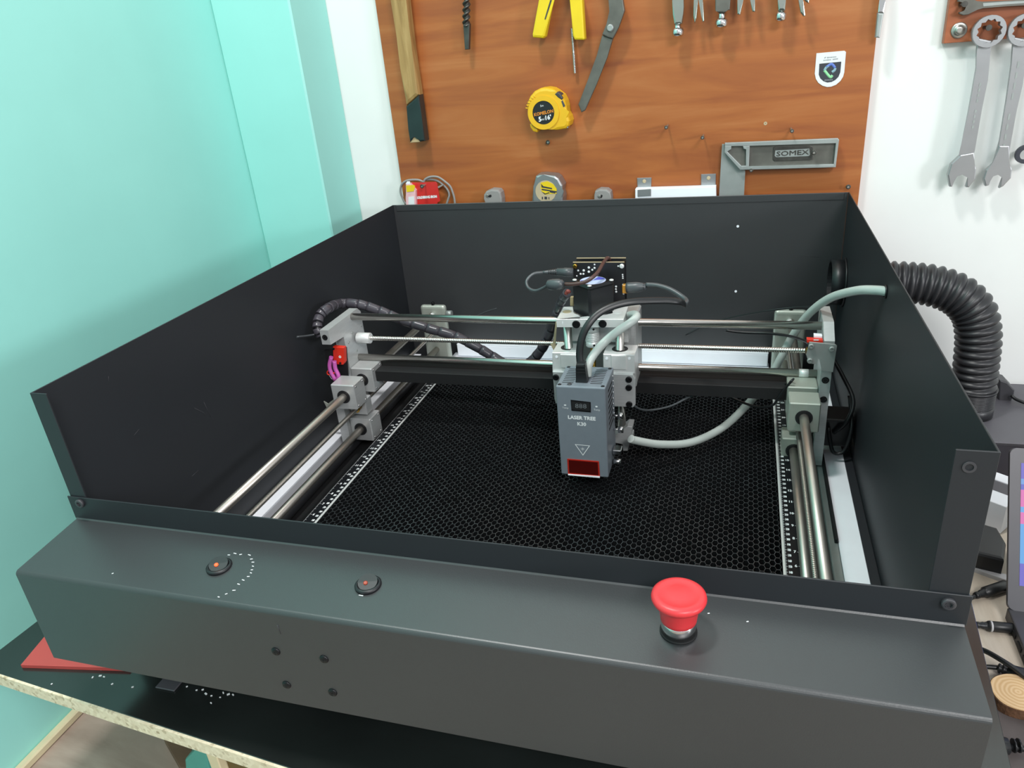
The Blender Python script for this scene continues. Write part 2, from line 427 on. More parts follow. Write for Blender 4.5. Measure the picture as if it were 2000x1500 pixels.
# chrome rivets and holes
for (u, v) in ((158, 982), (1852, 1177)):
    p = un(u, v, 'y', -0.0032); hexbolt(p, (0, -1, 0), 0.0048, 0.003).build('lip_bolt', 'darkgrey', en)
p = un(1893, 912, 'y', -T); MB().ring(p, (0, -1, 0), 0.0026, 0.0042, 0.0008, 18).build('hole_rim', 'darkgrey', en)
hs = None
for (u, v) in ((539, 1272), (633, 1287), (560, 1337), (650, 1352)):
    p = un(u, v, 'y', DF)
    if hs is None:
        m_ = MB(); m_.lathe([(0.0042, 0), (0.0042, 0.0006), (0.0034, 0.0013), (0.0012, 0.0017)], p, (0, -1, 0), 16)
        hs = m_.build('control_box_screw', 'screwb', en)
    else: hs2 = rep(hs, p - Vector((0, 0.00085, 0)), en)
    sl = MB()
    sl.box(p.x - 0.0022, p.x + 0.0022, p.y - 0.0018, p.y - 0.0013, p.z - 0.0004, p.z + 0.0004)
    sl.box(p.x - 0.0004, p.x + 0.0004, p.y - 0.0018, p.y - 0.0013, p.z - 0.0022, p.z + 0.0022)
    sl.build('cross_slot', 'blackmat', hs if 'hs2' not in dir() else hs2)
def ztop(y): return ZLB + (ZC - ZLB) * (y / DF)
def rocker(px_, rot, led):
    c = un(px_[0], px_[1], 'z', -0.1445); c.z = ztop(c.y) + 0.0002
    b = MB(); b.lathe([(0.0115, -0.001), (0.0115, 0.0012), (0.0105, 0.0022), (0.0088, 0.0022), (0.0086, 0.0006)], c, (0, 0, 1), 28)
    sw = b.build('rocker_switch', 'blackpl', en)
    r_ = MB(); Rm = Matrix.Rotation(rot, 4, 'Z'); pts = []
    for k in range(24):
        a = 2 * math.pi * k / 24; q = Vector((0.0084 * math.cos(a), 0.0084 * math.sin(a), 0)); pts.append(q)
    top = []
    for q in pts:
        z = 0.0055 - 0.004 * (1 - (q.y / 0.0084)) * 0.5 if q.y > 0 else 0.0035 - 0.0025 * (-q.y / 0.0084)
        top.append(Vector((q.x, q.y, z)))
    va = [r_.bm.verts.new(c + Rm @ q) for q in pts]; vb = [r_.bm.verts.new(c + Rm @ q) for q in top]
    for k in range(24): r_.bm.faces.new((va[k], va[(k + 1) % 24], vb[(k + 1) % 24], vb[k]))
    ridge = [r_.bm.verts.new(c + Rm @ Vector((x_, 0.0, 0.0037))) for x_ in (0.0083, -0.0083)]
    up = [vb[k] for k in range(1, 12)]; dn = [vb[k] for k in range(13, 24)]
    r_.bm.faces.new([vb[0]] + up + [vb[12]]); r_.bm.faces.new([vb[12]] + dn + [vb[0]])
    bmesh.ops.delete(r_.bm, geom=ridge, context='VERTS')
    r_.build('rocker', 'blackpl', sw)
    q = c + Rm @ Vector((-0.0016, -0.0012, 0.00345))
    MB().lathe([(0.0019, -0.0004), (0.0019, 0.0005), (0.0012, 0.0008)], q, Rm @ Vector((0, -0.3, 1)), 12).build('indicator_lamp', led, sw, label='glowing orange indicator' if led == 'led' else 'dim orange indicator')
rocker((428, 1106), math.radians(28), 'led'); rocker((719, 1142), math.radians(20), 'leddim')
c = un(1325, 1232, 'z', -0.1453); c.z = ztop(c.y)
es = MB().lathe([(0.0128, -0.001), (0.0128, 0.0105), (0.0122, 0.0115)], c, (0, 0, 1), 32).build('emergency_stop_button', 'chrome', en, label='chrome collar')
MB().lathe([(0.0138, -0.0005), (0.0138, 0.0009)], c, (0, 0, 1), 32).build('gasket', 'blackmat', es)
MB().lathe([(0.0115, 0.010), (0.0132, 0.0118), (0.0135, 0.0145), (0.0150, 0.0255), (0.0166, 0.0285), (0.0192, 0.0295), (0.0201, 0.0318), (0.0196, 0.0340), (0.0178, 0.0352), (0.0150, 0.0358), (0.0143, 0.0354), (0.008, 0.0366), (0.0004, 0.0370)], c, (0, 0, 1), 40).build('mushroom_cap', 'red', es, label='red mushroom push button')
# paint chips in an arc by the left rocker
pc = MB()
for (u, v, l) in ((447, 1084, 3), (459, 1081, 4), (470, 1083, 3), (487, 1084, 4), (491, 1092, 3), (494, 1098, 3), (494, 1106, 2.5), (492, 1113, 2.5), (490, 1119, 2.5), (485, 1126, 3), (475, 1133, 3.5), (466, 1141, 3.5), (457, 1153, 3.5), (442, 1160, 2.5), (427, 1166, 2.5), (705, 1163, 5), (1460, 1214, 2), (220, 1120, 2), (1384, 1198, 2)):
    q = un(u, v, 'z', ztop(-0.04)); q = un(u, v, 'z', ztop(q.y) + 0.0001); s_ = l * 0.0004
    pc.box(q.x - s_, q.x + s_, q.y - 0.0004, q.y + 0.0004, q.z - 0.0001, q.z + 0.0002, rz=random.uniform(-0.3, 0.9))
pc.build('paint_chips', 'print', en, kind='stuff')
sc = MB()
for (u, v, u2, v2) in ((541, 1220, 548, 1238), (543, 1221, 545, 1224)):
    a, b_ = un(u, v, 'y', DF - 0.0001), un(u2, v2, 'y', DF - 0.0001); sc.tube([a, b_], 0.0003, 1, 5)
for (l, ax, val) in (([(1270, 392), (1318, 404)], 'y', D - T - 0.0001), ([(1320, 403), (1326, 404)], 'y', D - T - 0.0001), ([(1560, 497), (1600, 503)], 'y', D - T - 0.0001), ([(380, 797), (398, 806), (400, 812)], 'x', 0.0001), ([(398, 785), (412, 815)], 'x', 0.0001), ([(375, 930), (388, 918)], 'x', 0.0001), ([(212, 745), (212, 735)], 'x', 0.0001), ([(262, 850), (272, 838)], 'x', 0.0001)):
    sc.tube(px(l, ax, val), 0.00022, 1, 4)
sc.build('scratches', 'darkgrey', en, kind='stuff')
for (u, v) in ((1441, 442), (1437, 569)):
    p = un(u, v, 'y', D - T); MB().lathe([(0.0022, -0.0001), (0.0022, 0.0003)], p, (0, -1, 0), 12).build('screw_hole', 'white', en, label='small hole showing white wall')
# front feet brackets under the control box
for q in (un(326, 1344, 'z', ZT), Vector((0.70, -0.045, ZT))):
    MB().box(q.x - 0.012, q.x + 0.012, q.y - 0.003, q.y + 0.03, ZT + 0.0003, ZT + 0.0022, 0.0005).box(q.x - 0.012, q.x + 0.012, q.y + 0.028, q.y + 0.03, ZT + 0.002, ZCB - 0.0002, 0.0005).build('foot_bracket', 'bezel', en)
# duct collar inside the right panel
cc = Vector((W, 0.765, -0.131))
MB().ring(cc + Vector((-0.022, 0, 0)), (1, 0, 0), 0.0335, 0.0362, 0.0225, 36).ring(cc + Vector((-0.003, 0, 0)), (1, 0, 0), 0.035, 0.0395, 0.0028, 36).build('duct_collar', 'blackpl', en)
MB().lathe([(0.0330, 0), (0.0330, 0.0006)], cc + Vector((-0.006, 0, 0)), (1, 0, 0), 30).build('duct_opening', 'blackmat', en)
ph = un(1731, 570, 'x', W)
MB().ring(ph, (-1, 0, 0), 0.0062, 0.0078, 0.0022, 20).build('hose_grommet', 'blackpl', en)

# ================================================================= white trunking / rails inside
for nm, bx, lab in (('left', (0.003, 0.0245, 0.012, 0.80, ZT + 0.0016, -0.2975), 'long white trunking strip beside the left rails'),
                    ('right', (0.7635, 0.7885, 0.012, 0.80, ZT + 0.0016, -0.3015), 'long white trunking strip beside the right rails'),
                    ('back', (0.105, 0.694, 0.799, 0.822, -0.2985, -0.273), 'white trunking tube lying along the back panel')):
    r_ = thing('cable_trunking', ((bx[0] + bx[1]) / 2, (bx[2] + bx[3]) / 2, bx[4]), lab, 'trunking')
    MB().box(*bx[:4], bx[4], bx[5] - 0.0016, 0.0012).build('channel', 'white', r_)
    MB().box(bx[0] - 0.0003, bx[1] + 0.0003, bx[2], bx[3], bx[5] - 0.0015, bx[5], 0.0006).build('cover', 'white', r_)
MB().box(0.09, 0.697, 0.705, 0.822, ZT + 0.0016, -0.3, 0.002).build('white_board', 'white', label='flat white board under the trunking tube at the back', cat='board')
MB().box(0.7525, 0.763, 0.012, 0.79, ZT + 0.0016, -0.3025, 0.001).build('metal_strip', 'zinc', label='dull grey metal strip along the white right trunking', cat='strip')
pts = [(0.047, y_, -0.306 + 0.001 * math.sin(y_ * 30)) for y_ in (0.015, 0.15, 0.3, 0.42, 0.55, 0.7, 0.77)]
MB().tube(pts, 0.0105, 4, 12).build('black_conduit', 'rubber', label='black conduit lying under the left rails', cat='conduit')

# ================================================================= honeycomb bed
ZB = -0.29
BX0, BX1, BY0, BY1 = 0.1178, 0.6982, 0.02, 0.69
bed = thing('honeycomb_bed', (0.408, 0.35, ZT + 0.0016), 'black honeycomb cutting bed with printed rulers on both sides', 'cutting bed')
MB().box(BX0, BX1, BY0, BY1, ZT + 0.0018, ZT + 0.004).build('base_plate', 'blackmat', bed)
s_ = 0.00385; hx = 1.5 * s_; hy = 0.0105; wi = 0.925
V, F = [], []
nc = int((BX1 - BX0) / hx); nr = int((BY1 - BY0) / hy)
cs = [(1, 0), (0.5, hy / 2 / s_), (-0.5, hy / 2 / s_), (-1, 0), (-0.5, -hy / 2 / s_), (0.5, -hy / 2 / s_)]   # cells pulled long towards the back
for i in range(nc):
    for j in range(nr):
        x = BX0 + s_ + i * hx; y = BY0 + hy / 2 + j * hy + (hy / 2 if i % 2 else 0)
        if y > BY1 - hy / 2: continue
        x += random.gauss(0, 0.00022); y += random.gauss(0, 0.00022); b0 = len(V)
        ww = wi + random.gauss(0, 0.012); zz = ZB - 0.0005 + random.gauss(0, 0.00012)
        for (a, b) in cs: V.append((x + a * s_, y + b * s_, zz))
        for (a, b) in cs: V.append((x + a * s_ * ww, y + b * s_ * ww, zz))
        for (a, b) in cs: V.append((x + a * s_ * ww, y + b * s_ * ww, ZT + 0.0045))
        for k in range(6):
            n_ = (k + 1) % 6
            F.append((b0 + k, b0 + n_, b0 + 6 + n_, b0 + 6 + k)); F.append((b0 + 6 + k, b0 + 6 + n_, b0 + 12 + n_, b0 + 12 + k))
c0 = Vector(((BX0 + BX1) / 2, (BY0 + BY1) / 2, ZB))
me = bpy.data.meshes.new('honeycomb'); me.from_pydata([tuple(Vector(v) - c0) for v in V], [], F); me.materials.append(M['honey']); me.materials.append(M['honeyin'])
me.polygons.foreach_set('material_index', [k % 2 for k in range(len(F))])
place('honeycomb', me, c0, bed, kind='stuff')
RW = 0.0206
for nm, x0, x1 in (('left', BX0 - RW, BX0), ('right', BX1, BX1 + RW)):
    d = -1 if nm == 'left' else 1; xi = BX0 if nm == 'left' else BX1
    MB().box(x0, x1, BY0 - 0.005, BY1 + 0.005, ZT + 0.002, ZB, 0.0004).build('ruler_rail', 'ruler', bed)
    MB().box(xi, xi + d * 0.0026, BY0 - 0.005, BY1 + 0.005, ZB, ZB + 0.0006).build('bare_edge', 'alu2', bed, label='bare aluminium inner edge')
    tk = MB(); z = ZB + 0.00015
    def bar(xa, xb, y, h):
        a, b = min(xa, xb), max(xa, xb)
        tk.flatpoly([(a, y - h, z), (b, y - h, z), (b, y + h, z), (a, y + h, z)])
    y0 = un(1554.5, 1105.6, 'z', ZB).y - 6 * 0.0254
    for k in range(0, 700):
        y = y0 + k * 0.001
        if not BY0 < y < BY1: continue
        if k % 5 == 0: bar(xi + d * 0.0028, xi + d * (0.0052 if k % 10 == 0 else 0.0044), y, 0.00022)
        else: bar(xi + d * 0.0028, xi + d * 0.0038, y, 0.00016)
        if k and k % 10 == 0: text(tk, str(k), (xi + d * 0.0078, y, z), (1, 0, 0), (0, 1, 0), 0.0058, bold=0.00022, sx=0.62 if k < 100 else 0.44)
    for k in range(0, 27 * 16):
        y = y0 + k * 0.0254 / 16
        if not BY0 < y < BY1: continue
        L = 0.0042 if k % 16 == 0 else (0.003 if k % 8 == 0 else (0.0022 if k % 4 == 0 else 0.0015))
        bar(xi + d * (RW - 0.0003), xi + d * (RW - L), y, 0.00018)
        if k and k % 16 == 0: text(tk, str(k // 16), (xi + d * 0.0138, y, z), (1, 0, 0), (0, 1, 0), 0.0062, bold=0.00025, sx=0.85)
    tk.build('ruler_markings', 'print', bed, keep=True, label='white printed ticks and numbers')

# ================================================================= laser machine
lm = thing('laser_engraver', (0.40, 0.46, ZT + 0.0016), 'silver gantry laser machine on polished rods inside the black enclosure', 'laser machine')
YB = 0.778
def rod(name, x, z, r, m, y0=0.012, y1=0.79, thr=0.0):
    mb = MB()
    if thr: threaded(mb, (x, y0, z), (x, y1, z), r, thr, 0.0007, 10)
    else: mb.cyl((x, y0, z), (x, y1, z), r, 32)
    return mb.build(name, m, lm)
XL, XR = 0.070, 0.7235
ZU, ZS, ZL = -0.2045, -0.240, -0.2765
rod('guide_rod', XL, ZU, 0.0058, 'steelw', y1=YB); rod('guide_rod', XL, ZL, 0.0058, 'steelw', y1=YB)
rod('lead_screw', XL, ZS, 0.0036, 'steelw', y1=YB, thr=0.002)
rod('guide_rod', XR + 0.0018, -0.205, 0.0058, 'steelw', y1=YB); rod('guide_rod', XR - 0.003, -0.281, 0.0058, 'steelw', y1=YB)
rod('lead_screw', XR - 0.0005, -0.2425, 0.0036, 'steelw', y1=YB, thr=0.003)
for x0, x1, nm in ((0.046, 0.0985, 'l'), (0.6985, 0.7505, 'r')):
    xm = (x0 + x1) / 2
    h = MB().box(x0, x1, YB, YB + 0.013, ZT + 0.0018, -0.1855, 0.006, seg=3).build('end_plate', 'alug', lm)
    hexbolt((xm, YB + 0.0065, -0.1855), (0, 0, 1), 0.0034, 0.005).build('set_screw', 'screwb', h)
    MB().cyl((xm - 0.001, YB - 0.009, ZU), (xm - 0.001, YB, ZU), 0.0058, 16).build('rod_stub', 'alu2', h)
    MB().box(x0, x1, 0.002, 0.0125, ZT + 0.0018, -0.19, 0.004).build('end_plate', 'alug', lm)
MB().lathe([(0.006, 0), (0.006, 0.011)], (0.0985, YB + 0.006, -0.203), (1, 0, 0), 14).build('end_knob', 'zinc', lm)
# bearing blocks
def block(x0, x1, y0, y1, z0, z1, hx_, hz, hr, m, screws=None):
    b = MB().box(x0, x1, y0, y1, z0, z1, 0.0014)
    mid = (x0 + x1) / 2; s1 = 1 if screws == '+x' else -1
    o = b.build('bearing_block', m, lm)
    MB().ring((hx_, y0 - 0.0006, hz), (0, 1, 0), hr * 0.82, hr, 0.0008, 20).build('bearing_seal', 'blackpl', o)
    MB().lathe([(hr * 0.83, 0), (hr * 0.83, 0.0004)], (hx_, y0 - 0.0005, hz), (0, 1, 0), 20).build('bearing_bore', 'blackmat', o)
    if screws:
        xs = x1 if screws == '+x' else x0
        first = None
        for yy in (y0 + 0.006, y1 - 0.006):
            for zz in (z0 + 0.005, z1 - 0.005):
                q = Vector((xs, yy, zz))
                MB().lathe([(0.0016, 0), (0.0016, 0.0006), (0.0008, 0.0012)], q, (s1, 0, 0), 8).build('block_screw', 'chrome', o)
    return o
block(0.0505, 0.0895, 0.4155, 0.450, -0.226, -0.1845, XL, ZU, 0.0107, 'alu', '+x')
block(0.0525, 0.0895, 0.4775, 0.513, -0.226, -0.1845, XL, ZU, 0.0107, 'alu', '+x')
block(0.0525, 0.0895, 0.4455, 0.480, -0.2975, -0.258, XL, ZL, 0.0107, 'alu', '+x')
nb = MB().box(0.0525, 0.082, 0.454, 0.474, -0.255, -0.228, 0.0012).build('nut_bracket', 'alu', lm)
MB().lathe([(0.0058, 0), (0.0058, 0.003), (0.0048, 0.003), (0.0048, 0.011)], (XL, 0.443, ZS), (0, 1, 0), 14).build('brass_nut', 'brass', nb, label='brass lead screw nut')
block(0.7065, 0.7445, 0.428, 0.463, -0.226, -0.1845, XR + 0.0018, -0.205, 0.0107, 'alug')
block(0.7065, 0.7445, 0.476, 0.512, -0.226, -0.1845, XR + 0.0018, -0.205, 0.0107, 'alug')
block(0.7045, 0.7435, 0.474, 0.508, -0.3015, -0.262, XR - 0.003, -0.281, 0.0107, 'alug')
MB().box(0.712, 0.7445, 0.482, 0.500, -0.256, -0.229, 0.0012).build('nut_bracket', 'alug', lm)
# side plates
def side_plate(pl, x0, th, name='side_plate'):
    return MB().prism([(x0, y, z) for y, z in pl], (th, 0, 0), 0.0006, 1).build(name, 'alu', lm)
spl = side_plate([(0.437, -0.105), (0.533, -0.104), (0.542, -0.112), (0.542, -0.21), (0.520, -0.21), (0.520, -0.298), (0.438, -0.298), (0.438, -0.198), (0.477, -0.196), (0.477, -0.131), (0.437, -0.128)], 0.0370, 0.015)
spr = side_plate([(0.472, -0.1160), (0.50, -0.1000), (0.560, -0.100), (0.560, -0.21), (0.522, -0.21), (0.522, -0.30), (0.472, -0.30)], 0.7450, 0.013)
hexbolt((0.0445, 0.4372, -0.1165), (0, -1, 0), 0.0045, 0.0008).build('countersunk_bolt', 'screwb', spl)
for z in (-0.171, -0.199): hexbolt((0.7515, 0.4722, z), (0, -1, 0), 0.0046, 0.0008).build('countersunk_bolt', 'screwb', spr)
for (u, v) in ((688, 650), (681, 669), (697, 685), (706, 636)):
    q = un(u, v, 'x', 0.052); MB().lathe([(0.0021, 0), (0.0021, 0.0008), (0.0011, 0.0008), (0.001, 0.0001)], q, (1, 0, 0), 10).build('plate_screw', 'zinc', spl)
# gantry rods
YG, GU, GS, GL = 0.512, -0.1105, -0.1465, -0.1800
for z in (GU, GL):
    MB().cyl((0.050, YG, z), (0.746, YG, z), 0.0056, 32).build('cross_rod', 'steel', lm)
MB().lathe([(0.0058, 0), (0.0058, 0.012)], (0.722, YG, GL), (1, 0, 0), 16).build('rod_collar', 'alu2', lm)
mb = MB(); threaded(mb, (0.078, YG, GS), (0.728, YG, GS), 0.0039, 0.003, 0.0008, 12); mb.build('cross_lead_screw', 'steel', lm)
MB().lathe([(0.008, 0), (0.0088, 0.001), (0.0088, 0.0225), (0.0075, 0.0235)], (0.0555, YG, GS), (1, 0, 0), 24).build('shaft_coupling', 'alu2', lm)
# black angle bar
MB().box(0.052, 0.744, 0.488, 0.4895, -0.2105, -0.193, 0.0003).box(0.052, 0.744, 0.4896, 0.528, -0.1945, -0.193, 0.0003).build('angle_bar', 'blackmat', lm)
# limit switch + pink wires on left
ls = MB().prism(px(crop([(500, 1075), (715, 1095), (725, 1380), (700, 1425), (545, 1415), (510, 1380)], 10, 600, 570), 'y', 0.452), (0, 0.008, 0), 0.0006).build('limit_switch', 'redsw', lm, label='red limit switch')
q = un(664, 697, 'y', 0.4518); MB().ring(q, (0, -1, 0), 0.0008, 0.0022, 0.0003, 12).build('switch_mark', 'print', ls)
for (u, v) in ((665, 709), (652, 681)):
    q = un(u, v, 'y', 0.452); hexbolt(q, (0, -1, 0), 0.0017, 0.0016).build('switch_screw', 'screwb', ls)
MB().prism(px([(633, 684), (676, 679), (680, 745), (646, 752)], 'y', 0.462), (0, 0.003, 0)).build('switch_bracket', 'blackmat', lm)
for l in ([(647, 697), (644, 712), (646, 725), (655, 742)], [(653, 705), (655, 720), (661, 734), (659, 747)]):
    MB().tube(px(l, 'y', 0.447), 0.0034, 5, 8).build('sleeved_wire', 'pink', lm, label='pink sleeved wire')
MB().tube(px([(654, 728), (643, 732), (639, 728), (643, 722)], 'y', 0.447), 0.0012, 5, 6).build('red_wire', 'redsw', lm)
MB().tube(px([(643, 733), (648, 740), (654, 742)], 'y', 0.4465), 0.0005, 5, 6).build('bare_wire', 'alu', lm)
MB().prism(px([(632, 784), (640, 789), (653, 779), (655, 800), (648, 808), (640, 800)], 'y', 0.45), (0, 0.002, 0)).build('sheet_tab', 'alug', lm)
# right-hand bearing bracket
rb = MB().prism(px(crop([(840, 735), (1265, 775), (1292, 800), (1275, 890), (1225, 1225), (1040, 1200), (1005, 1010), (975, 1000), (960, 1100), (830, 1080), (790, 950)], 8.335, 1480, 580), 'y', 0.463), (0, 0.002, 0), 0.0003).build('bearing_bracket', 'zinc', lm)
MB().lathe([(0.0052, 0), (0.0052, 0.010)], (0.7285, YG - 0.0002, GS), (1, 0, 0), 14).build('brass_bush', 'brass', lm, label='brass screw bush')
for (u, v) in crop([(870, 795), (1205, 840), (848, 1030)], 8.335, 1480, 580):
    hexbolt(un(u, v, 'y', 0.463), (0, -1, 0), 0.0035, 0.0035).build('bracket_bolt', 'zinc', rb)
MB().prism(px(crop([(800, 690), (1060, 705), (1065, 745), (800, 745)], 8.335, 1480, 580), 'y', 0.470), (0, 0.008, 0), 0.0004).build('limit_switch', 'redsw', lm, label='red limit switch')
q = un(1594, 664, 'y', 0.4698); MB().box(q.x - 0.003, q.x + 0.003, q.y - 0.0002, q.y, q.z - 0.0008, q.z + 0.0008).build('switch_mark', 'print', lm)
MB().prism(px(crop([(915, 625), (1050, 635), (1050, 690), (915, 685)], 8.335, 1480, 580), 'y', 0.478), (0, 0.008, 0), 0.0005).build('wire_plug', 'white', lm)
MB().prism(px([(1570, 764), (1614, 775), (1570, 760)], 'y', 0.48), (0, 0.002, 0)).build('shim', 'alug', lm)
MB().box(0.7585, 0.797, 0.50, 0.545, -0.285, -0.243, 0.003, seg=2).build('stepper_motor', 'blackpl', lm)
MB().tube([(0.772, 0.498, -0.262), (0.786, 0.492, -0.24), (0.793, 0.505, -0.215), (0.780, 0.53, -0.19), (0.765, 0.56, -0.17), (0.76, 0.60, -0.16)], 0.0028, 6, 8).build('motor_cable', 'cable', lm)
MB().tube([(0.764, 0.494, -0.252), (0.772, 0.487, -0.285), (0.786, 0.487, -0.283), (0.793, 0.494, -0.25), (0.79, 0.52, -0.215)], 0.0026, 6, 8).build('motor_cable', 'cable', lm)
MB().box(0.7588, 0.7625, 0.30, 0.50, ZT + 0.0018, -0.296, 0.001).build('base_rail', 'blackmat', lm)

# ---- z axis carriage
YC = 0.42
MB().box(0.412, 0.505, 0.478, 0.544, -0.197, -0.095, 0.002).build('carriage_block', 'alu', lm)
top = px(crop([(165, 1335), (310, 1090), (490, 1085), (497, 1210), (735, 1335), (855, 1335), (1275, 1215), (1250, 1090), (1570, 1085), (1480, 1335)], 10, 1070, 490), 'z', -0.0735)
zb_ = MB().prism(top, (0, 0, -0.0112), 0.0004, 1).build('upper_bracket', 'alu2', lm)
MB().box(0.411, 0.499, 0.452, 0.478, -0.118, -0.0850, 0.001).build('riser_block', 'alu', lm)
for (u, v) in crop([(555, 335), (1070, 325)], 10, 1070, 600):
    hexbolt(un(u, v, 'y', YC), (0, -1, 0), 0.0054, 0.0008).build('bracket_bolt', 'screwb', zb_)
q = un(1096.5, 629.5, 'y', YC); MB().lathe([(0.0025, 0), (0.0025, 0.0004)], q, (0, -1, 0), 12).build('plug_dot', 'print', zb_)
for (u, v) in ((1107.5, 609), (1208, 609)):
    q = un(u, v, 'z', -0.0734); MB().lathe([(0.0058, 0), (0.0058, 0.0004)], q, (0, 0, 1), 18).build('rod_end', 'gold' if u < 1150 else 'alu2', zb_)
zr = []
for (u, v) in ((1111, 683), (1211, 687)):
    q = un(u, v, 'y', 0.438); zr.append(q.x)
    MB().cyl((q.x, 0.438, -0.253), (q.x, 0.438, -0.0845), 0.0057, 18).build('vertical_rod', 'steel', lm)
lx = un(1157, 655, 'y', 0.440).x
mb = MB(); threaded(mb, (lx, 0.440, -0.24), (lx, 0.440, -0.085), 0.0038, 0.002, 0.0006, 10); mb.build('vertical_screw', 'brass', lm)
mb = MB(); pr = [(0.0085, -0.1185), (0.0092, -0.1175)]
for k in range(6):
    z0 = -0.1105 + k * 0.0024
    pr += [(0.0092, z0), (0.0080, z0 + 0.0002), (0.0080, z0 + 0.0009), (0.0092, z0 + 0.0011)]
pr += [(0.0092, -0.088), (0.0085, -0.0868)]
cp = mb.lathe(pr, (lx, 0.440, 0), (0, 0, 1), 22).build('flexible_coupling', 'alu2', lm)
for z in (-0.0915, -0.1145): MB().lathe([(0.0015, 0), (0.0015, 0.0005)], (lx + 0.0035, 0.4315, z), (0.38, -0.92, 0), 10).build('grub_screw', 'screwb', cp)
# lower bearing blocks with flanges
for (pf, hxx) in ((crop([(85, 885), (555, 895), (555, 1250), (480, 1300), (90, 1280)], 10, 1070, 600), zr[0]), (crop([(1080, 915), (1695, 935), (1700, 1300), (1290, 1300), (1085, 1250)], 10, 1070, 600), zr[1])):
    bb = MB().prism(px(pf, 'y', 0.4185), (0, 0.034, 0), 0.0006, 1).build('bearing_block', 'alu2', lm)
    zt = un(1111, 690, 'y', 0.4185).z
    MB().ring((hxx, 0.438, zt - 0.0008), (0, 0, 1), 0.0060, 0.0108, 0.0014, 22).build('bearing_seal', 'blackpl', bb)
MB().box(*sorted((un(1095, 700, 'y', 0.418).x, un(1126, 700, 'y', 0.418).x)), 0.4165, 0.4187, un(1111, 718, 'y', 0.418).z, un(1111, 692, 'y', 0.418).z, 0.0004).build('raised_pad', 'alu2', lm)
MB().box(*sorted((un(1194, 700, 'y', 0.418).x, un(1223, 700, 'y', 0.418).x)), 0.4165, 0.4187, un(1211, 721, 'y', 0.418).z, un(1211, 694, 'y', 0.418).z, 0.0004).build('raised_pad', 'alu2', lm)
for (u, v) in ((1087, 697), (1185, 700), (1229, 700)):
    MB().lathe([(0.0018, 0), (0.0018, 0.0006)], un(u, v, 'y', 0.4185), (0, -1, 0), 10).build('block_screw', 'white', lm)
fp = MB().prism(px(crop([(295, 155), (1235, 190), (1265, 240), (1265, 545), (1240, 575), (330, 530), (318, 470)], 6, 1030, 700), 'y', 0.4145), (0, 0.0045, 0), 0.001, 2).build('front_plate', 'alu', lm)
for (u, v) in crop([(335, 218), (1190, 245), (1190, 340), (1195, 535)], 6, 1030, 700):
    hexbolt(un(u, v, 'y', 0.4145), (0, -1, 0), 0.0043, 0.0022).build('plate_bolt', 'screwb', fp)
lbk = MB().prism(px(crop([(280, 1040), (520, 870), (610, 880), (595, 1000), (520, 1320), (440, 1320), (440, 1190), (280, 1170)], 9.375, 1170, 740), 'y', 0.425), (0, 0.022, 0), 0.0006).build('lower_bracket', 'alu', lm)
MB().box(0.405, 0.505, 0.427, 0.450, -0.2585, -0.249, 0.001).build('foot_block', 'alu', lm)
# end-stop flag (square hook on the left)
fl = px(crop([(150, 290), (175, 300), (150, 720), (165, 810), (110, 840), (50, 720), (100, 700)], 10, 1070, 600), 'y', 0.475)
MB().prism(fl, (0, 0.002, 0)).build('stop_flag', 'gold', lm)
# motor (turned 45 degrees)
mc = Vector((lx, 0.4585, 0)); hw = 0.0205
mm = MB().box(mc.x - hw, mc.x + hw, mc.y - hw, mc.y + hw, -0.079, -0.033, 0.003, math.radians(45), (mc.x, mc.y, 0)).build('stepper_motor', 'blackpl', lm, label='black stepper motor turned on edge')
MB().box(mc.x - hw * 1.02, mc.x + hw * 1.02, mc.y - hw * 1.02, mc.y + hw * 1.02, -0.0405, -0.0325, 0.003, math.radians(45), (mc.x, mc.y, 0)).build('motor_cap', 'screwb', mm)
MB().lathe([(0.0172, 0), (0.0172, 0.0003)], (mc.x, mc.y, -0.0326), (0, 0, 1), 32).build('sticker', 'lilac', mm, label='round pale blue sticker')
for a0 in (0.3, 3.2):
    pts = [(mc.x, mc.y, -0.0322)] + [(mc.x + 0.0162 * math.cos(a0 + k * 0.14), mc.y + 0.0162 * math.sin(a0 + k * 0.14), -0.0322) for k in range(8)]
    MB().flatpoly(pts).build('sticker_wedge', 'violet', mm, keep=True)
for k in range(4):
    a = k * math.pi / 2
    MB().lathe([(0.003, 0), (0.003, 0.0012), (0.002, 0.0018)], (mc.x + 0.0247 * math.cos(a), mc.y + 0.0247 * math.sin(a), -0.0325), (0, 0, 1), 12).build('motor_screw', 'alu2', mm)
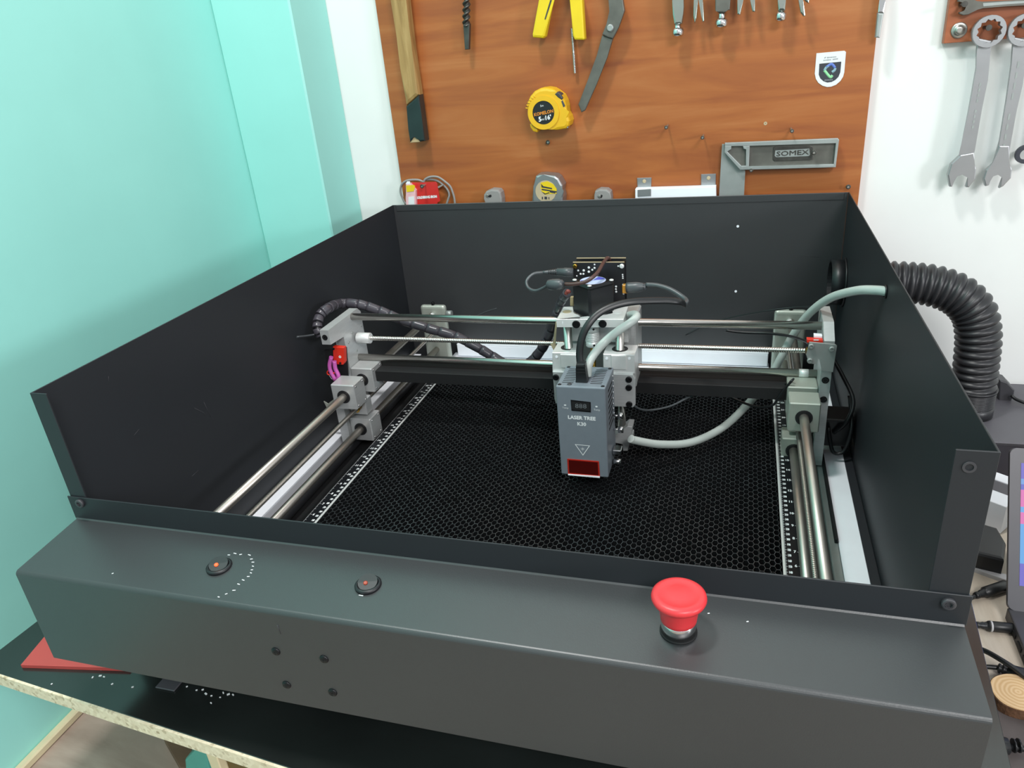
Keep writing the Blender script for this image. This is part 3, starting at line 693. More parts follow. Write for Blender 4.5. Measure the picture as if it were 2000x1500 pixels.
# circuit boards behind the motor
for y, (u0, v0, u1, v1) in ((0.492, (1119, 513, 1221, 598)), (0.508, (1126, 505, 1224, 590))):
    a, b_ = un(u0, v0, 'y', y), un(u1, v1, 'y', y)
    pb = MB().box(a.x, b_.x, y, y + 0.0016, b_.z, a.z).build('circuit_board', 'blackpl', lm)
    MB().box(a.x, b_.x, y - 0.0001, y + 0.0017, a.z, a.z + 0.0008).build('board_edge', 'gold', pb)
    if y < 0.5:
        sp = MB()
        for (u, v, r) in crop([(590, 385, 9), (700, 385, 11), (800, 328, 11), (800, 410, 11), (868, 372, 9), (912, 335, 9), (640, 452, 9), (695, 452, 9), (565, 490, 7), (912, 268, 8), (1375, 300, 8), (1460, 465, 7), (1463, 500, 7), (1465, 535, 7), (1332, 700, 9), (1330, 750, 8), (1335, 800, 10), (1470, 660, 8), (1478, 840, 8)], 10, 1070, 490) if False else [(x / 10 + 1070, yv / 10 + 490, r_ / 10) for x, yv, r_ in ((590, 385, 22), (700, 385, 26), (800, 328, 26), (800, 410, 26), (868, 372, 22), (912, 335, 22), (640, 452, 22), (695, 452, 22), (565, 490, 16), (912, 268, 18), (1375, 300, 18), (1460, 465, 16), (1463, 500, 16), (1465, 535, 16), (1332, 700, 22), (1330, 750, 20), (1335, 800, 22), (1470, 660, 18), (1478, 840, 18))]:
            q = un(u, v, 'y', y - 0.0001); sp.lathe([(r * 0.00074, 0), (r * 0.0004, 0.0006)], q, (0, -1, 0), 8)
        sp.build('solder_joints', 'print', pb, kind='stuff')
        for (u, v) in ((1123.5, 519.5), (1214.5, 519.5)):
            q = un(u, v, 'y', y); MB().lathe([(0.0033, 0), (0.0033, 0.002), (0.002, 0.003)], q, (0, -1, 0), 12).build('standoff_screw', 'brass' if u < 1150 else 'alu2', pb)
            MB().cyl(q + Vector((0, 0.0016, 0)), q + Vector((0, 0.0155, 0)), 0.0026, 10).build('standoff', 'brass', pb)
a = un(1222, 563, 'y', 0.49); MB().box(a.x - 0.004, a.x + 0.0035, 0.485, 0.492, a.z - 0.006, a.z + 0.006, 0.0008).build('socket', 'amber', lm, label='amber cable socket')
MB().prism(px(crop([(435, 910), (500, 905), (500, 1080), (435, 1075)], 10, 1070, 490), 'y', 0.472), (0, 0.006, 0), 0.0005).build('wire_plug', 'cork', lm)
MB().tube(px([(1105, 575), (1109, 568), (1113, 572)], 'y', 0.465), 0.0024, 4, 8).build('sleeved_wire', 'copper', lm, label='copper red wire end')

# ---- laser module (part of the machine, with its own details)
YM = 0.340; X0, X1 = 0.4229, 0.4859; Z0, Z1 = -0.2627, -0.1330; YMB = 0.404
md = MB().box(X0, X1, YM, YMB, Z0, Z1, 0.0016, seg=2).build('laser_module', 'module', lm, label='grey box laser head')
def mpt(u, v): return un(*crop([(u, v)], 6, 1030, 700)[0], 'y', YM - 0.0002)
def mbox(name, pts, m, dep, off=0.0, label=None):
    return MB().prism([p + Vector((0, off, 0)) for p in [mpt(*q) for q in pts]], (0, dep, 0)).build(name, m, md, label=label)
mbox('display_frame', [(508, 485), (742, 512), (744, 632), (518, 612)], 'screwb', 0.0004, -0.0003)
dsp = mbox('display', [(516, 500), (732, 522), (734, 615), (524, 598)], 'blackmat', 0.0004, -0.0005, 'black three digit display')
t_ = MB(); ce = (mpt(628, 558)); text(t_, '888', ce - Vector((0, 0.0008, 0)), (1, 0, 0), (0, 0, 1), 0.0088, sx=1.15); t_.build('digits', 'digit', md, keep=True)
t_ = MB()
text(t_, 'LASER TREE', mpt(636, 700), (1, 0, -0.01), (0.0, 0, 1), 0.0069, bold=0.00034)
text(t_, 'K30', mpt(636, 772), (1, 0, -0.01), (0.0, 0, 1), 0.0070, bold=0.00028)
for (u, v) in ((442, 548), (810, 565)):
    q = mpt(u, v); t_.flatpoly([q + Vector((0.0016 * math.cos(k * 0.628), 0, 0.0011 * math.sin(k * 0.628))) for k in range(10)])
text(t_, 'Temp', mpt(446, 580), (1, 0, -0.02), (0, 0, 1), 0.0034); text(t_, 'Temp', mpt(815, 604), (1, 0, -0.02), (0, 0, 1), 0.0034)
t_.build('printed_lettering', 'print', md, keep=True, label='white printed name', kind='stuff'); t_ = MB()
tri = [mpt(555, 1005), mpt(735, 1022), mpt(652, 1140)]; cen = (tri[0] + tri[1] + tri[2]) / 3
for k in range(3):
    a, b_ = tri[k], tri[(k + 1) % 3]; ia, ib = cen + (a - cen) * 0.84, cen + (b_ - cen) * 0.84
    t_.flatpoly([a, b_, ib, ia])
sc_ = mpt(648, 1062)
for k in range(8):
    a = k * math.pi / 4; d = Vector((math.cos(a), 0, math.sin(a))); n_ = Vector((-math.sin(a), 0, math.cos(a))); L = 0.0042 if k % 2 == 0 else 0.003
    t_.flatpoly([sc_ + n_ * 0.0003, sc_ + d * L, sc_ - n_ * 0.0003])
t_.build('hazard_triangle', 'print', md, keep=True, label='white hazard triangle with a star burst')
mbox('window_frame', [(468, 1175), (838, 1205), (852, 1392), (478, 1356)], 'redrim', 0.0008, -0.0006, 'red window frame')
mbox('window', [(486, 1188), (826, 1216), (834, 1366), (492, 1336)], 'redwin', 0.0004, -0.0008, 'dark red viewing window')
mbox('window_ledge', [(478, 1350), (850, 1378), (851, 1394), (479, 1362)], 'white', 0.002, -0.0016)
# vents on the top
vt = MB()
for side in (0, 1):
    for k in range(9):
        yy = YM + 0.011 + k * 0.0052
        xa, xb = (X0 + 0.006, X0 + 0.0205) if side == 0 else (X0 + 0.042, X0 + 0.0565)
        vt.box(xa, xb, yy, yy + 0.0016, Z1 - 0.0002, Z1 + 0.0001)
vt.build('vent_slots', 'blackmat', md)
vs_ = MB()
for k in range(8):
    zz = Z1 - 0.012 - k * 0.0078
    vs_.box(X1 - 0.0002, X1 + 0.0001, YM + 0.018, YM + 0.05, zz - 0.0035, zz)
vs_.build('side_vents', 'blackmat', md)
vs_ = MB()
for k in range(9):
    vs_.lathe([(0.0012, 0), (0.0008, 0.0008)], (X1, YM + 0.054 + 0.002 * math.sin(k), Z1 - 0.008 - k * 0.0078), (1, 0, 0), 8)
vs_.build('side_rivets', 'print', md)
for (dx, dy) in ((0.004, 0.005), (0.059, 0.005), (0.004, 0.059), (0.059, 0.059)):
    MB().lathe([(0.0024, -0.0001), (0.0024, 0.0003), (0.0013, 0.0003), (0.0012, 0.0001)], (X0 + dx, YM + dy, Z1), (0, 0, 1), 12).build('corner_screw', 'screwb', md)
MB().lathe([(0.003, -0.0001), (0.003, 0.0006), (0.002, 0.001)], (X0 + 0.0165, YM + 0.0065, Z1), (0, 0, 1), 14).build('top_button', 'darkgrey', md)
for zz, nm in ((-0.196, 1), (-0.2165, 2)):
    kb = MB().cyl((X1, YM + 0.048, zz), (X1 + 0.008, YM + 0.048, zz), 0.0014, 8).cyl((X1 + 0.007, YM + 0.048, zz), (X1 + 0.0135, YM + 0.048, zz), 0.0045, 14).build('thumb_screw', 'chrome', md)
MB().box(X1 + 0.001, X1 + 0.0125, YM + 0.03, YM + 0.045, -0.2455, -0.2385, 0.001).build('side_clamp', 'chrome', md)
MB().cyl((X1 + 0.0025, YM + 0.03, -0.2555), (X1 + 0.0125, YM + 0.03, -0.2555), 0.0042, 14).build('thumb_screw', 'chrome', md)

# ================================================================= cables and hoses
pl = px([(1136, 748), (1137, 735), (1136, 716)], 'y', 0.385)
pg = thing('flat_cable', pl[0], 'flat black cable arching from the grey laser head to the circuit board', 'cable')
MB().prism(px(crop([(560, 290), (705, 300), (690, 210), (676, 110), (672, 70), (570, 70), (566, 120), (568, 210)], 6, 1030, 700), 'y', 0.352), (0, 0.011, 0), 0.0016).build('plug', 'cable', pg)
for v in (716, 722, 728):
    q = un(1134, v, 'y', 0.3515); MB().box(q.x - 0.006, q.x + 0.006, q.y - 0.0002, q.y + 0.0006, q.z - 0.0006, q.z + 0.0006).build('strain_rib', 'blackmat', pg)
fc = [un(1134, 714, 'y', 0.362), un(1132, 690, 'y', 0.366), un(1136, 662, 'y', 0.37), un(1147, 637, 'y', 0.375), un(1168, 613, 'y', 0.385), un(1200, 597, 'y', 0.395), un(1240, 589, 'y', 0.405), un(1290, 587, 'y', 0.42), un(1325, 589, 'y', 0.43), un(1337, 594, 'y', 0.445)]
MB().tube(fc, 0.0048, 6, 10, flat=0.45, up=(0, -1, 0)).build('flat_section', 'cable', pg)
MB().tube([fc[-1], un(1341, 589, 'y', 0.455), un(1334, 581, 'y', 0.465), un(1310, 566, 'y', 0.475), un(1285, 558, 'y', 0.482), un(1262, 556, 'y', 0.486)], 0.0034, 6, 8).build('cable_section', 'cablegn', pg)
q0, q1 = un(1262, 560, 'y', 0.486), un(1224, 562, 'y', 0.488)
MB().tube([q0, q0.lerp(q1, 0.5), q1], lambda t, i: 0.0045 + 0.003 * min(1, t * 2.2), 4, 10).build('usb_plug', 'cablegn', pg)
for k in range(3): MB().lathe([(0.0052, 0), (0.0052, 0.0014)], q0.lerp(q1, 0.08 + k * 0.13), q1 - q0, 10).build('strain_rib', 'cable', pg)
# air hose, upper end
hz = [un(1147, 735, 'y', 0.368), un(1150, 712, 'y', 0.372), un(1160, 692, 'y', 0.382), un(1182, 667, 'y', 0.40), un(1208, 646, 'y', 0.405), un(1232, 630, 'y', 0.412), un(1243, 619, 'y', 0.425), un(1238, 614, 'y', 0.445), un(1222, 622, 'y', 0.462), un(1214, 650, 'y', 0.47)]
MB().tube(hz, 0.0054, 7, 14).build('air_hose', 'hose', label='milky air hose looping from the grey laser head behind its bracket', cat='hose')
hz = [Vector((0.498, 0.405, -0.240)), un(1240, 860, 'y', 0.40), un(1290, 868, 'y', 0.425), un(1350, 864, 'y', 0.46), un(1410, 836, 'y', 0.505), un(1460, 790, 'y', 0.55), un(1500, 742, 'y', 0.575), un(1527, 695, 'y', 0.578), un(1550, 653, 'y', 0.575), un(1582, 611, 'y', 0.55), un(1622, 582, 'y', 0.51), un(1672, 568, 'y', 0.46), un(1712, 567, 'y', 0.43), Vector((W + 0.003, ph.y, ph.z))]
hz[0] = un(1232, 857, 'y', 0.396)
MB().tube(hz, 0.0056, 7, 14).build('air_hose', 'hose', label='milky air hose sweeping over the bed to a hole in the right panel', cat='hose')
# spiral wrapped loom
lp = [un(627, 655, 'x', 0.026), un(620, 640, 'x', 0.022), un(625, 616, 'x', 0.020), un(641, 602, 'x', 0.026), un(664, 593, 'y', 0.548), un(700, 594, 'y', 0.556), un(742, 607, 'y', 0.56), un(785, 625, 'y', 0.56), un(835, 641, 'y', 0.56), un(890, 657, 'y', 0.56), un(940, 683, 'y', 0.56), un(985, 709, 'y', 0.56), un(1020, 716, 'y', 0.56), un(1048, 695, 'y', 0.555), un(1070, 660, 'y', 0.545), un(1083, 622, 'y', 0.53), un(1096, 590, 'y', 0.505), un(1108, 572, 'y', 0.48)]
loom = thing('wire_loom', lp[0], 'spiral wrapped black wire loom hanging from left plate behind the rods', 'cable')
MB().tube(lp, 0.0052, 6, 10).build('wire_bundle', 'cable', loom)
sp = spline(lp, 9); NB = 34; step = (len(sp) - 1) / NB
for k in range(NB):
    i0, i1 = int(k * step), int((k + 1) * step)
    seg_ = sp[i0:i1 + 1]
    if k < 4: seg_ = seg_[:-1]
    if len(seg_) < 2: continue
    MB().tube(seg_, (lambda t, i: 0.0082 - 0.0009 * t) if k < 30 else (lambda t, i: 0.0062), 1, 14).build('wrap_turn', 'wrap', loom)
# barrel plug lead
bc = thing('power_lead', un(1119, 533, 'y', 0.492), 'looped black power lead plugged into the left of the circuit board', 'cable')
q0, q1 = un(1120, 532, 'y', 0.490), un(1088, 531, 'y', 0.488)
MB().lathe([(0.0062, 0), (0.0062, 0.013), (0.0056, 0.0135), (0.0052, (q1 - q0).length)], q0, q1 - q0, 16).build('plug', 'cablegn', bc)
q2 = un(1061, 532, 'y', 0.484)
MB().tube([q1, q1.lerp(q2, 0.5), q2], lambda t, i: 0.0046 - 0.0024 * t, 4, 10).build('strain_relief', 'cablegn', bc)
for k in range(5): MB().lathe([(0.0048 - k * 0.0003, 0), (0.0048 - k * 0.0003, 0.0009)], q1.lerp(q2, 0.1 + 0.12 * k), q2 - q1, 10).build('strain_rib', 'cable', bc)
lpz = [q2, un(1042, 535, 'y', 0.478), un(1029, 548, 'y', 0.47), un(1032, 562, 'y', 0.462), un(1046, 568, 'y', 0.455), un(1062, 562, 'y', 0.45), un(1072, 556, 'y', 0.445)]
MB().tube(lpz, 0.0022, 6, 8).build('lead', 'cablegn', bc)
q3, q4 = un(1069, 556, 'y', 0.446), un(1104, 555, 'y', 0.436)
MB().lathe([(0.0035, 0), (0.0068, 0.003), (0.0074, 0.008), (0.0074, 0.019), (0.0062, 0.021), (0.0062, 0.0235), (0.003, 0.026)], q3, q4 - q3, 16).build('ferrite_bead', 'cablegn', bc, label='fat ferrite bead')
MB().tube([q4, un(1120, 555, 'y', 0.432), un(1142, 551, 'y', 0.432), un(1158, 541, 'y', 0.437), un(1168, 531, 'y', 0.45), un(1174, 521, 'y', 0.465), un(1180, 511, 'y', 0.485), un(1187, 504, 'y', 0.50), un(1193, 510, 'y', 0.515)], 0.0026, 6, 8).build('lead', 'brown', bc)
# thin black wires
def wire(l, r, lab, m='cable'): MB().tube(l, r, 6, 7).build('thin_wire', m, label=lab, cat='wire')
wire([un(1340, 655, 'y', 0.80), un(1380, 634, 'y', 0.80), un(1430, 620, 'y', 0.79), un(1500, 607, 'y', 0.76), un(1560, 600, 'y', 0.74), un(1612, 601, 'y', 0.70), un(1627, 622, 'y', 0.65), un(1628, 645, 'y', 0.60)], 0.0018, 'thin black wire curving across the back panel to the right plate')
wire([un(1418, 645, 'y', 0.60), un(1450, 649, 'y', 0.60), un(1500, 651, 'y', 0.59), un(1540, 656, 'y', 0.56), un(1570, 665, 'y', 0.52), un(1582, 672, 'y', 0.485)], 0.0021, 'black wire running behind the upper rod to the right limit switch')
wire([un(1235, 790, 'y', 0.44), un(1250, 799, 'y', 0.45), un(1272, 801, 'y', 0.462), un(1310, 793, 'y', 0.477), un(1345, 776, 'y', 0.495), un(1370, 765, 'y', 0.51)], 0.0016, 'thin grey wire drooping over the bed right of the laser head', 'cablegn')
wire([un(1425, 775, 'y', 0.53), un(1450, 786, 'y', 0.515), un(1482, 795, 'y', 0.50), un(1508, 792, 'y', 0.49), un(1520, 778, 'y', 0.485), un(1535, 757, 'y', 0.48), un(1548, 742, 'y', 0.478)], 0.0018, 'thin black wire drooping under the hose beside right ruler')
wire([un(1483, 737, 'y', 0.54), un(1473, 748, 'y', 0.53), un(1480, 753, 'y', 0.525), un(1510, 754, 'y', 0.515), un(1536, 750, 'y', 0.50), un(1550, 740, 'y', 0.485)], 0.0015, 'short black wire hooked over the angle bar at right')
wire([un(580, 658, 'x', 0.006), un(605, 655, 'x', 0.012), un(625, 651, 'x', 0.024)], 0.0014, 'grey cable tie tail poking out left of the wire loom', 'cablegn')
wire([un(930, 617, 'y', 0.815), un(950, 608, 'y', 0.815), un(970, 602, 'y', 0.815)], 0.0006, 'hair thin grey wire by the back panel left of centre', 'cablegn')

# ================================================================= tool board on the back wall
YBD = 0.860
tbd = thing('tool_board', (0.41, 0.868, -0.3), 'orange brown wood tool board screwed to the white back wall', 'tool board')
MB().box(0.0065, 0.8205, YBD, 0.8755, -0.30, 0.60, 0.0006).build('panel', 'board', tbd)
def long_screw(u, v, L=0.034, r=0.003):
    q = un(u, v, 'y', YBD - L)
    s = MB().cyl((q.x, YBD - L, q.z), (q.x, YBD + 0.003, q.z), 0.0016, 8).build('wood_screw', 'screwz', tbd)
    MB().lathe([(r * 0.5, 0.0025), (r, 0.0008), (r, 0), (r * 0.45, 0), (r * 0.4, 0.001)], q, (0, 1, 0), 12).build('screw_head', 'darksteel', s)
for u, v in ((1301, 249), (1372, 269), (1547, 256), (1467, 333)): long_screw(u, v)
for u, v, L in ((1070, 278, 0.006), (1657, 365, 0.008), (824, 364, 0.03), (1590, 298, 0.03)): long_screw(u, v, L, 0.0038)
q = un(1495, 241, 'y', YBD); MB().ring(q, (0, -1, 0), 0.0008, 0.0028, 0.0004, 12).build('hole', 'gold', tbd)

# hammer
hm = thing('hammer', un(797, 277, 'y', 0.84), 'pale wooden hammer handle with dark painted end hanging at board left', 'hammer')
c1 = lambda l: crop(l, 3.572, 700, 0)
plate('handle', c1([(180, -260), (310, -260), (332, 0), (375, 350), (421, 662), (330, 742), (292, 480), (265, 250), (225, 0)]), 0.832, 0.02, 'hammer', hm, 0.006)
plate('painted_end', c1([(421, 662), (440, 800), (464, 985), (430, 990), (415, 960), (385, 935), (375, 975), (358, 995), (348, 900), (331, 742)]), 0.8315, 0.021, 'paintgn', hm, 0.005)
plate('bare_tip', c1([(430, 991), (412, 962), (386, 938), (374, 980), (358, 997)]), 0.834, 0.016, 'cork', hm, 0.001)
plate('hammer_head', c1([(60, -420), (420, -440), (425, -270), (60, -260)]), 0.828, 0.026, 'darksteel', hm, 0.004)
# twist bit
db = thing('auger_bit', un(912, 98, 'y', 0.845), 'dark twisted auger bit hanging between hammer and yellow pliers', 'drill bit')
mb = MB(); twisted(mb, un(912, -60, 'y', 0.845), un(910.5, 52, 'y', 0.845), 0.0072, 0.0070, 4.5, 60, 14); mb.build('fluted_shank', 'darksteel', db)
plate('flat_tip', c1([(730, 170), (775, 165), (770, 345), (742, 347)]), 0.841, 0.008, 'darksteel', db, 0.001)
# yellow handled pliers
pp = thing('pliers', un(1090, 60, 'y', 0.84), 'yellow handled pliers hanging open on the tool board', 'pliers')
plate('handle', c1([(1255, 0), (1360, -190), (1420, -160), (1350, 0), (1300, 255), (1285, 268), (1215, 262), (1211, 240)]), 0.832, 0.016, 'yellow2', pp, 0.004)
plate('handle', c1([(1475, 0), (1440, -190), (1505, -200), (1562, 0), (1578, 270), (1570, 279), (1508, 278), (1495, 250)]), 0.834, 0.016, 'yellow2', pp, 0.004)
plate('inset', c1([(1338, 0), (1350, 0), (1306, 136), (1298, 134)]), 0.8315, 0.002, 'darksteel', pp, 0)
plate('jaws', c1([(1360, -190), (1410, -330), (1430, -430), (1460, -430), (1470, -330), (1505, -195), (1440, -160)]), 0.836, 0.012, 'darksteel', pp, 0.002)
mb = MB(); twisted(mb, un(1117, 55, 'y', 0.852), un(1123, 143, 'y', 0.852), 0.0030, 0.0030, 17, 200, 10)
mb.build('thin_drill_bit', 'chrome', label='thin bright spiral bit hanging behind the right yellow handle', cat='drill bit')
# old snips
sn = thing('metal_snips', un(1180, 110, 'y', 0.84), 'worn grey metal snips with a pivot bolt slanting on the board', 'snips')
plate('upper_arm', c1([(1640, -330), (1730, -340), (1845, 0), (1856, 75), (1840, 120), (1815, 190), (1775, 270), (1740, 262), (1700, 240), (1730, 170), (1757, 80), (1745, 0)]), 0.836, 0.009, 'oldsteel', sn, 0.0015)
plate('blade', c1([(1700, 245), (1775, 268), (1735, 400), (1660, 590), (1580, 772), (1555, 785), (1533, 730), (1600, 560), (1662, 390)]), 0.840, 0.007, 'oldsteel', sn, 0.0015)
q = un(*c1([(1757, 195)])[0], 'y', 0.836); MB().lathe([(0.0058, 0), (0.0058, 0.0015), (0.004, 0.003)], q, (0, -1, 0), 14).build('pivot_bolt', 'zinc', sn)
# locking pliers
def locking(name, label, body, knob, neck, levers, bm_):
    lp_ = thing('locking_pliers', un(*knob[0], 'y', 0.84), label, 'locking pliers', None)
    plate('body', body, 0.830, 0.016, bm_, lp_, 0.003)
    (ku, kv), kr, kh = knob
    q = un(ku, kv, 'y', 0.838)
    MB().lathe([(kr * 0.7, -kh / 2), (kr, -kh * 0.3), (kr, kh * 0.25), (kr * 0.75, kh * 0.5), (kr * 0.5, kh * 0.5)], q, (0, 0, 1), 16).build('adjusting_knob', 'chrome', lp_)
    MB().cyl(q, un(*neck, 'y', 0.838), kr * 0.55, 12).build('adjusting_screw', 'chrome', lp_)
    for l in levers: plate('lever', l, 0.832, 0.008, 'greenish', lp_, 0.002)
c2 = lambda l: crop(l, 6.452, 1290, 0)
locking('a', 'slim bright locking pliers with knurled knob, leftmost of three at board top', c2([(120, -300), (300, -300), (290, 0), (292, 90), (285, 170), (270, 300), (172, 310), (150, 190), (148, 0)]), ((1324, 63), 0.0092, 0.0125), (1323, 45), [c2([(420, 0), (430, -300), (480, -300), (472, 0), (455, 230), (430, 300), (412, 200)]), c2([(480, 0), (470, -300), (520, -300), (532, 0), (552, 265), (532, 280), (510, 180)])], 'greenish')
locking('b', 'stout locking pliers with dark green grey body and lobed knob, middle of three', c2([(690, -300), (880, -300), (880, 0), (872, 125), (820, 130), (815, 155), (720, 155), (712, 132), (690, 130)]), ((1409, 45), 0.0095, 0.013), (1410, 20), [c2([(970, 0), (990, -300), (1060, -300), (1045, 0), (1005, 190), (968, 180)]), c2([(1130, 0), (1110, -300), (1180, -300), (1190, 0), (1195, 150), (1158, 150)])], 'oldsteel')
locking('c', 'short bright locking pliers with small pale knob, rightmost of three at board top', c2([(1470, -300), (1590, -300), (1580, 0), (1574, 132), (1482, 135), (1478, 0)]), ((1525, 32), 0.0078, 0.0135), (1525, 20), [c2([(1740, 0), (1720, -300), (1780, -300), (1798, 0), (1830, 200), (1802, 208), (1765, 160)]), c2([(1812, 0), (1780, -250), (1840, -250), (1878, 0), (1870, 45), (1832, 22)])], 'greenish')
# steel tool at right edge
c3 = lambda l: crop(l, 3.571, 1200, 0)
rt = thing('steel_rasp', un(1716, 40, 'y', 0.845), 'slim steel bar tool hanging at the upper right board edge', 'tool')
plate('chrome_shank', c3([(1850, -260), (1905, -260), (1892, 0), (1880, 92), (1836, 90), (1848, 0)]), 0.842, 0.008, 'chrome', rt, 0.002)
plate('grey_tip', c3([(1836, 90), (1880, 92), (1852, 265), (1820, 262)]), 0.841, 0.009, 'zinc', rt, 0.002)
# shield sticker
st = thing('shield_sticker', un(1620, 165, 'y', YBD), 'white shield shaped sticker with dark field on the tool board', 'sticker')
c5 = lambda l: crop(l, 16.667, 1580, 90)
plate('backing', c5([(245, 235), (1150, 152), (1205, 190), (1150, 850), (1110, 1000), (1020, 1140), (880, 1260), (720, 1322), (590, 1332), (440, 1290), (310, 1200), (225, 1070), (190, 900)]), YBD - 0.0009, 0.0008, 'print', st, 0)
plate('dark_field', c5([(340, 575), (1052, 505), (1040, 650), (1020, 850), (960, 1000), (860, 1100), (740, 1165), (600, 1187), (470, 1140), (370, 1050), (320, 930)]), YBD - 0.0012, 0.0003, 'navy', st, 0)
for m_, l in (('blue', [(560, 690), (735, 590), (855, 715)]), ('bluegn', [(855, 715), (830, 790), (748, 850)]), ('bluegn', [(500, 800), (560, 700), (640, 640)]), ('green', [(500, 790), (690, 1010), (765, 950)])):
    MB().tube(px(c5(l), 'y', YBD - 0.0013), 0.0022, 5, 6, flat=0.12, up=(0, 1, 0)).build('emblem_stroke', m_, st)
t_ = MB()
for (xa, xb, y_) in ((500, 560, 370), (590, 900, 358), (470, 730, 450), (770, 950, 420)):
    a, b_ = px(c5([(xa, y_ + 18), (xb, y_ - 8)]), 'y', YBD - 0.001); n_ = 7
    for k in range(n_):
        p0 = a.lerp(b_, k / n_); p1 = a.lerp(b_, (k + 0.7) / n_); h_ = random.uniform(0.0007, 0.0011)
        t_.flatpoly([p0 - Vector((0, 0, h_)), p1 - Vector((0, 0, h_)), p1 + Vector((0, 0, h_)), p0 + Vector((0, 0, h_))])
for k in range(8):
    a, b_ = px(c5([(510 + k * 34, 1112 - k * 2), (530 + k * 34, 1108 - k * 2)]), 'y', YBD - 0.0013)
    t_.flatpoly([a - Vector((0, 0, 0.0009)), b_ - Vector((0, 0, 0.0009)), b_ + Vector((0, 0, 0.0009)), a + Vector((0, 0, 0.0009))])
t_.build('small_print', 'greyink', st, keep=True)
# yellow tape measure
c4 = lambda l: crop(l, 12.5, 1020, 160)
ty = thing('tape_measure', un(1070, 250, 'y', 0.86), 'yellow tape measure with black round label hung mid board', 'tape measure')
YT = 0.824
plate('case', c4([(105, 620), (112, 520), (180, 360), (290, 230), (430, 157), (580, 140), (720, 165), (830, 230), (960, 330), (1030, 470), (1065, 600), (1078, 750), (1132, 850), (1160, 960), (1130, 1080), (1050, 1150), (850, 1185), (720, 1165), (560, 1150), (430, 1150), (330, 1110), (200, 970), (140, 850)]), YT, 0.035, 'yellow', ty, 0.005)
plate('corner_lug', c4([(180, 1030), (240, 1005), (330, 1080), (385, 1170), (350, 1238), (260, 1212), (190, 1110)]), YT + 0.003, 0.028, 'yellow', ty, 0.003)
cl = un(*c4([(520, 750)])[0], 'y', YT)
MB().ring(cl, (0, -1, 0), 0.0192, 0.0275, 0.0016, 40).build('case_ring', 'yellow', ty)
dl = MB().lathe([(0.0190, 0), (0.0190, 0.0006)], cl, (0, -1, 0), 36).build('label_disc', 'blackpl', ty, label='black round label')
u_ = Vector((1, 0, 0.13)); v_ = Vector((-0.05, 0, 1)); cq = cl - Vector((0, 0.0009, 0))
t_ = MB(); text(t_, 'KOMELON', cq + Vector((0.0003, 0, -0.0005)), u_, v_, 0.0072, bold=0.0003); t_.build('orange_lettering', 'orange', ty, keep=True)
t_ = MB(); text(t_, '5', cq + Vector((-0.0068, 0, -0.0105)), u_, v_, 0.0105, bold=0.0005); text(t_, 'm/', cq + Vector((-0.0012, 0, -0.0105)), u_, v_, 0.0060); text(t_, "16'", cq + Vector((0.0072, 0, -0.0085)), u_, v_, 0.0100, bold=0.0004)
text(t_, '5m', cq + Vector((-0.002, 0, 0.0112)), u_, v_, 0.005); t_.build('white_lettering', 'print', ty, keep=True)
plate('lock_button', c4([(790, 300), (850, 245), (930, 290), (990, 400), (965, 440), (880, 390)]), YT - 0.001, 0.02, 'darkgrey', ty, 0.0015)
plate('button_slot', c4([(950, 470), (985, 450), (1045, 590), (1000, 620)]), YT - 0.0006, 0.01, 'bezel', ty, 0.0005)
plate('end_hook', c4([(1075, 990), (1135, 915), (1160, 985), (1115, 1140), (1085, 1120)]), YT + 0.004, 0.016, 'chrome', ty, 0.0006)
for k in range(6):
    a = math.radians(118 + k * 9); p0 = cl + Vector((math.cos(a), 0, math.sin(a))) * 0.0282; p1 = cl + Vector((math.cos(a), 0, math.sin(a))) * 0.0325
    MB().tube([p0, p1], 0.0009, 1, 6).build('grip_rib', 'yellow', ty)
# silver tape measure
cT = lambda l: crop(l, 6.897, 930, 330)
tsv = thing('tape_measure', un(1070, 400, 'y', 0.86), 'silver tape measure with worn yellow and white label low on board', 'tape measure')
plate('case', cT([(800, 95), (830, 82), (900, 76), (1060, 90), (1110, 125), (1165, 225), (1150, 300), (1172, 380), (1160, 600), (760, 600), (750, 430), (772, 230)]), 0.829, 0.030, 'satin', tsv, 0.004)
cl = un(*cT([(938, 300)])[0], 'y', 0.829)
MB().lathe([(0.0190, 0), (0.0190, 0.0006)], cl, (0, -1, 0), 32).build('label_disc', 'gold', tsv)
plate('yellow_label', cT([(870, 185), (960, 165), (1040, 205), (1085, 270), (1083, 335), (1000, 335), (930, 350), (885, 310), (865, 250)]), 0.8281, 0.0002, 'yellow2', tsv, 0)
for l in ([(875, 200), (880, 250), (1025, 275), (1020, 255), (905, 232)], [(880, 265), (1085, 300), (1082, 318), (885, 285)], [(878, 300), (925, 345), (990, 325), (985, 312), (930, 330)], [(885, 375), (900, 375), (900, 410), (885, 410)], [(920, 372), (955, 375), (955, 410), (920, 408)], [(975, 378), (985, 378), (985, 410), (975, 410)], [(980, 290), (1070, 310), (1065, 330), (1000, 320)]):
    plate('worn_lettering', cT(l), 0.8279, 0.0002, 'navy', tsv, 0)
plate('lock_tab', cT([(1110, 180), (1135, 170), (1168, 225), (1160, 250), (1135, 235)]), 0.834, 0.012, 'chrome', tsv, 0.001)
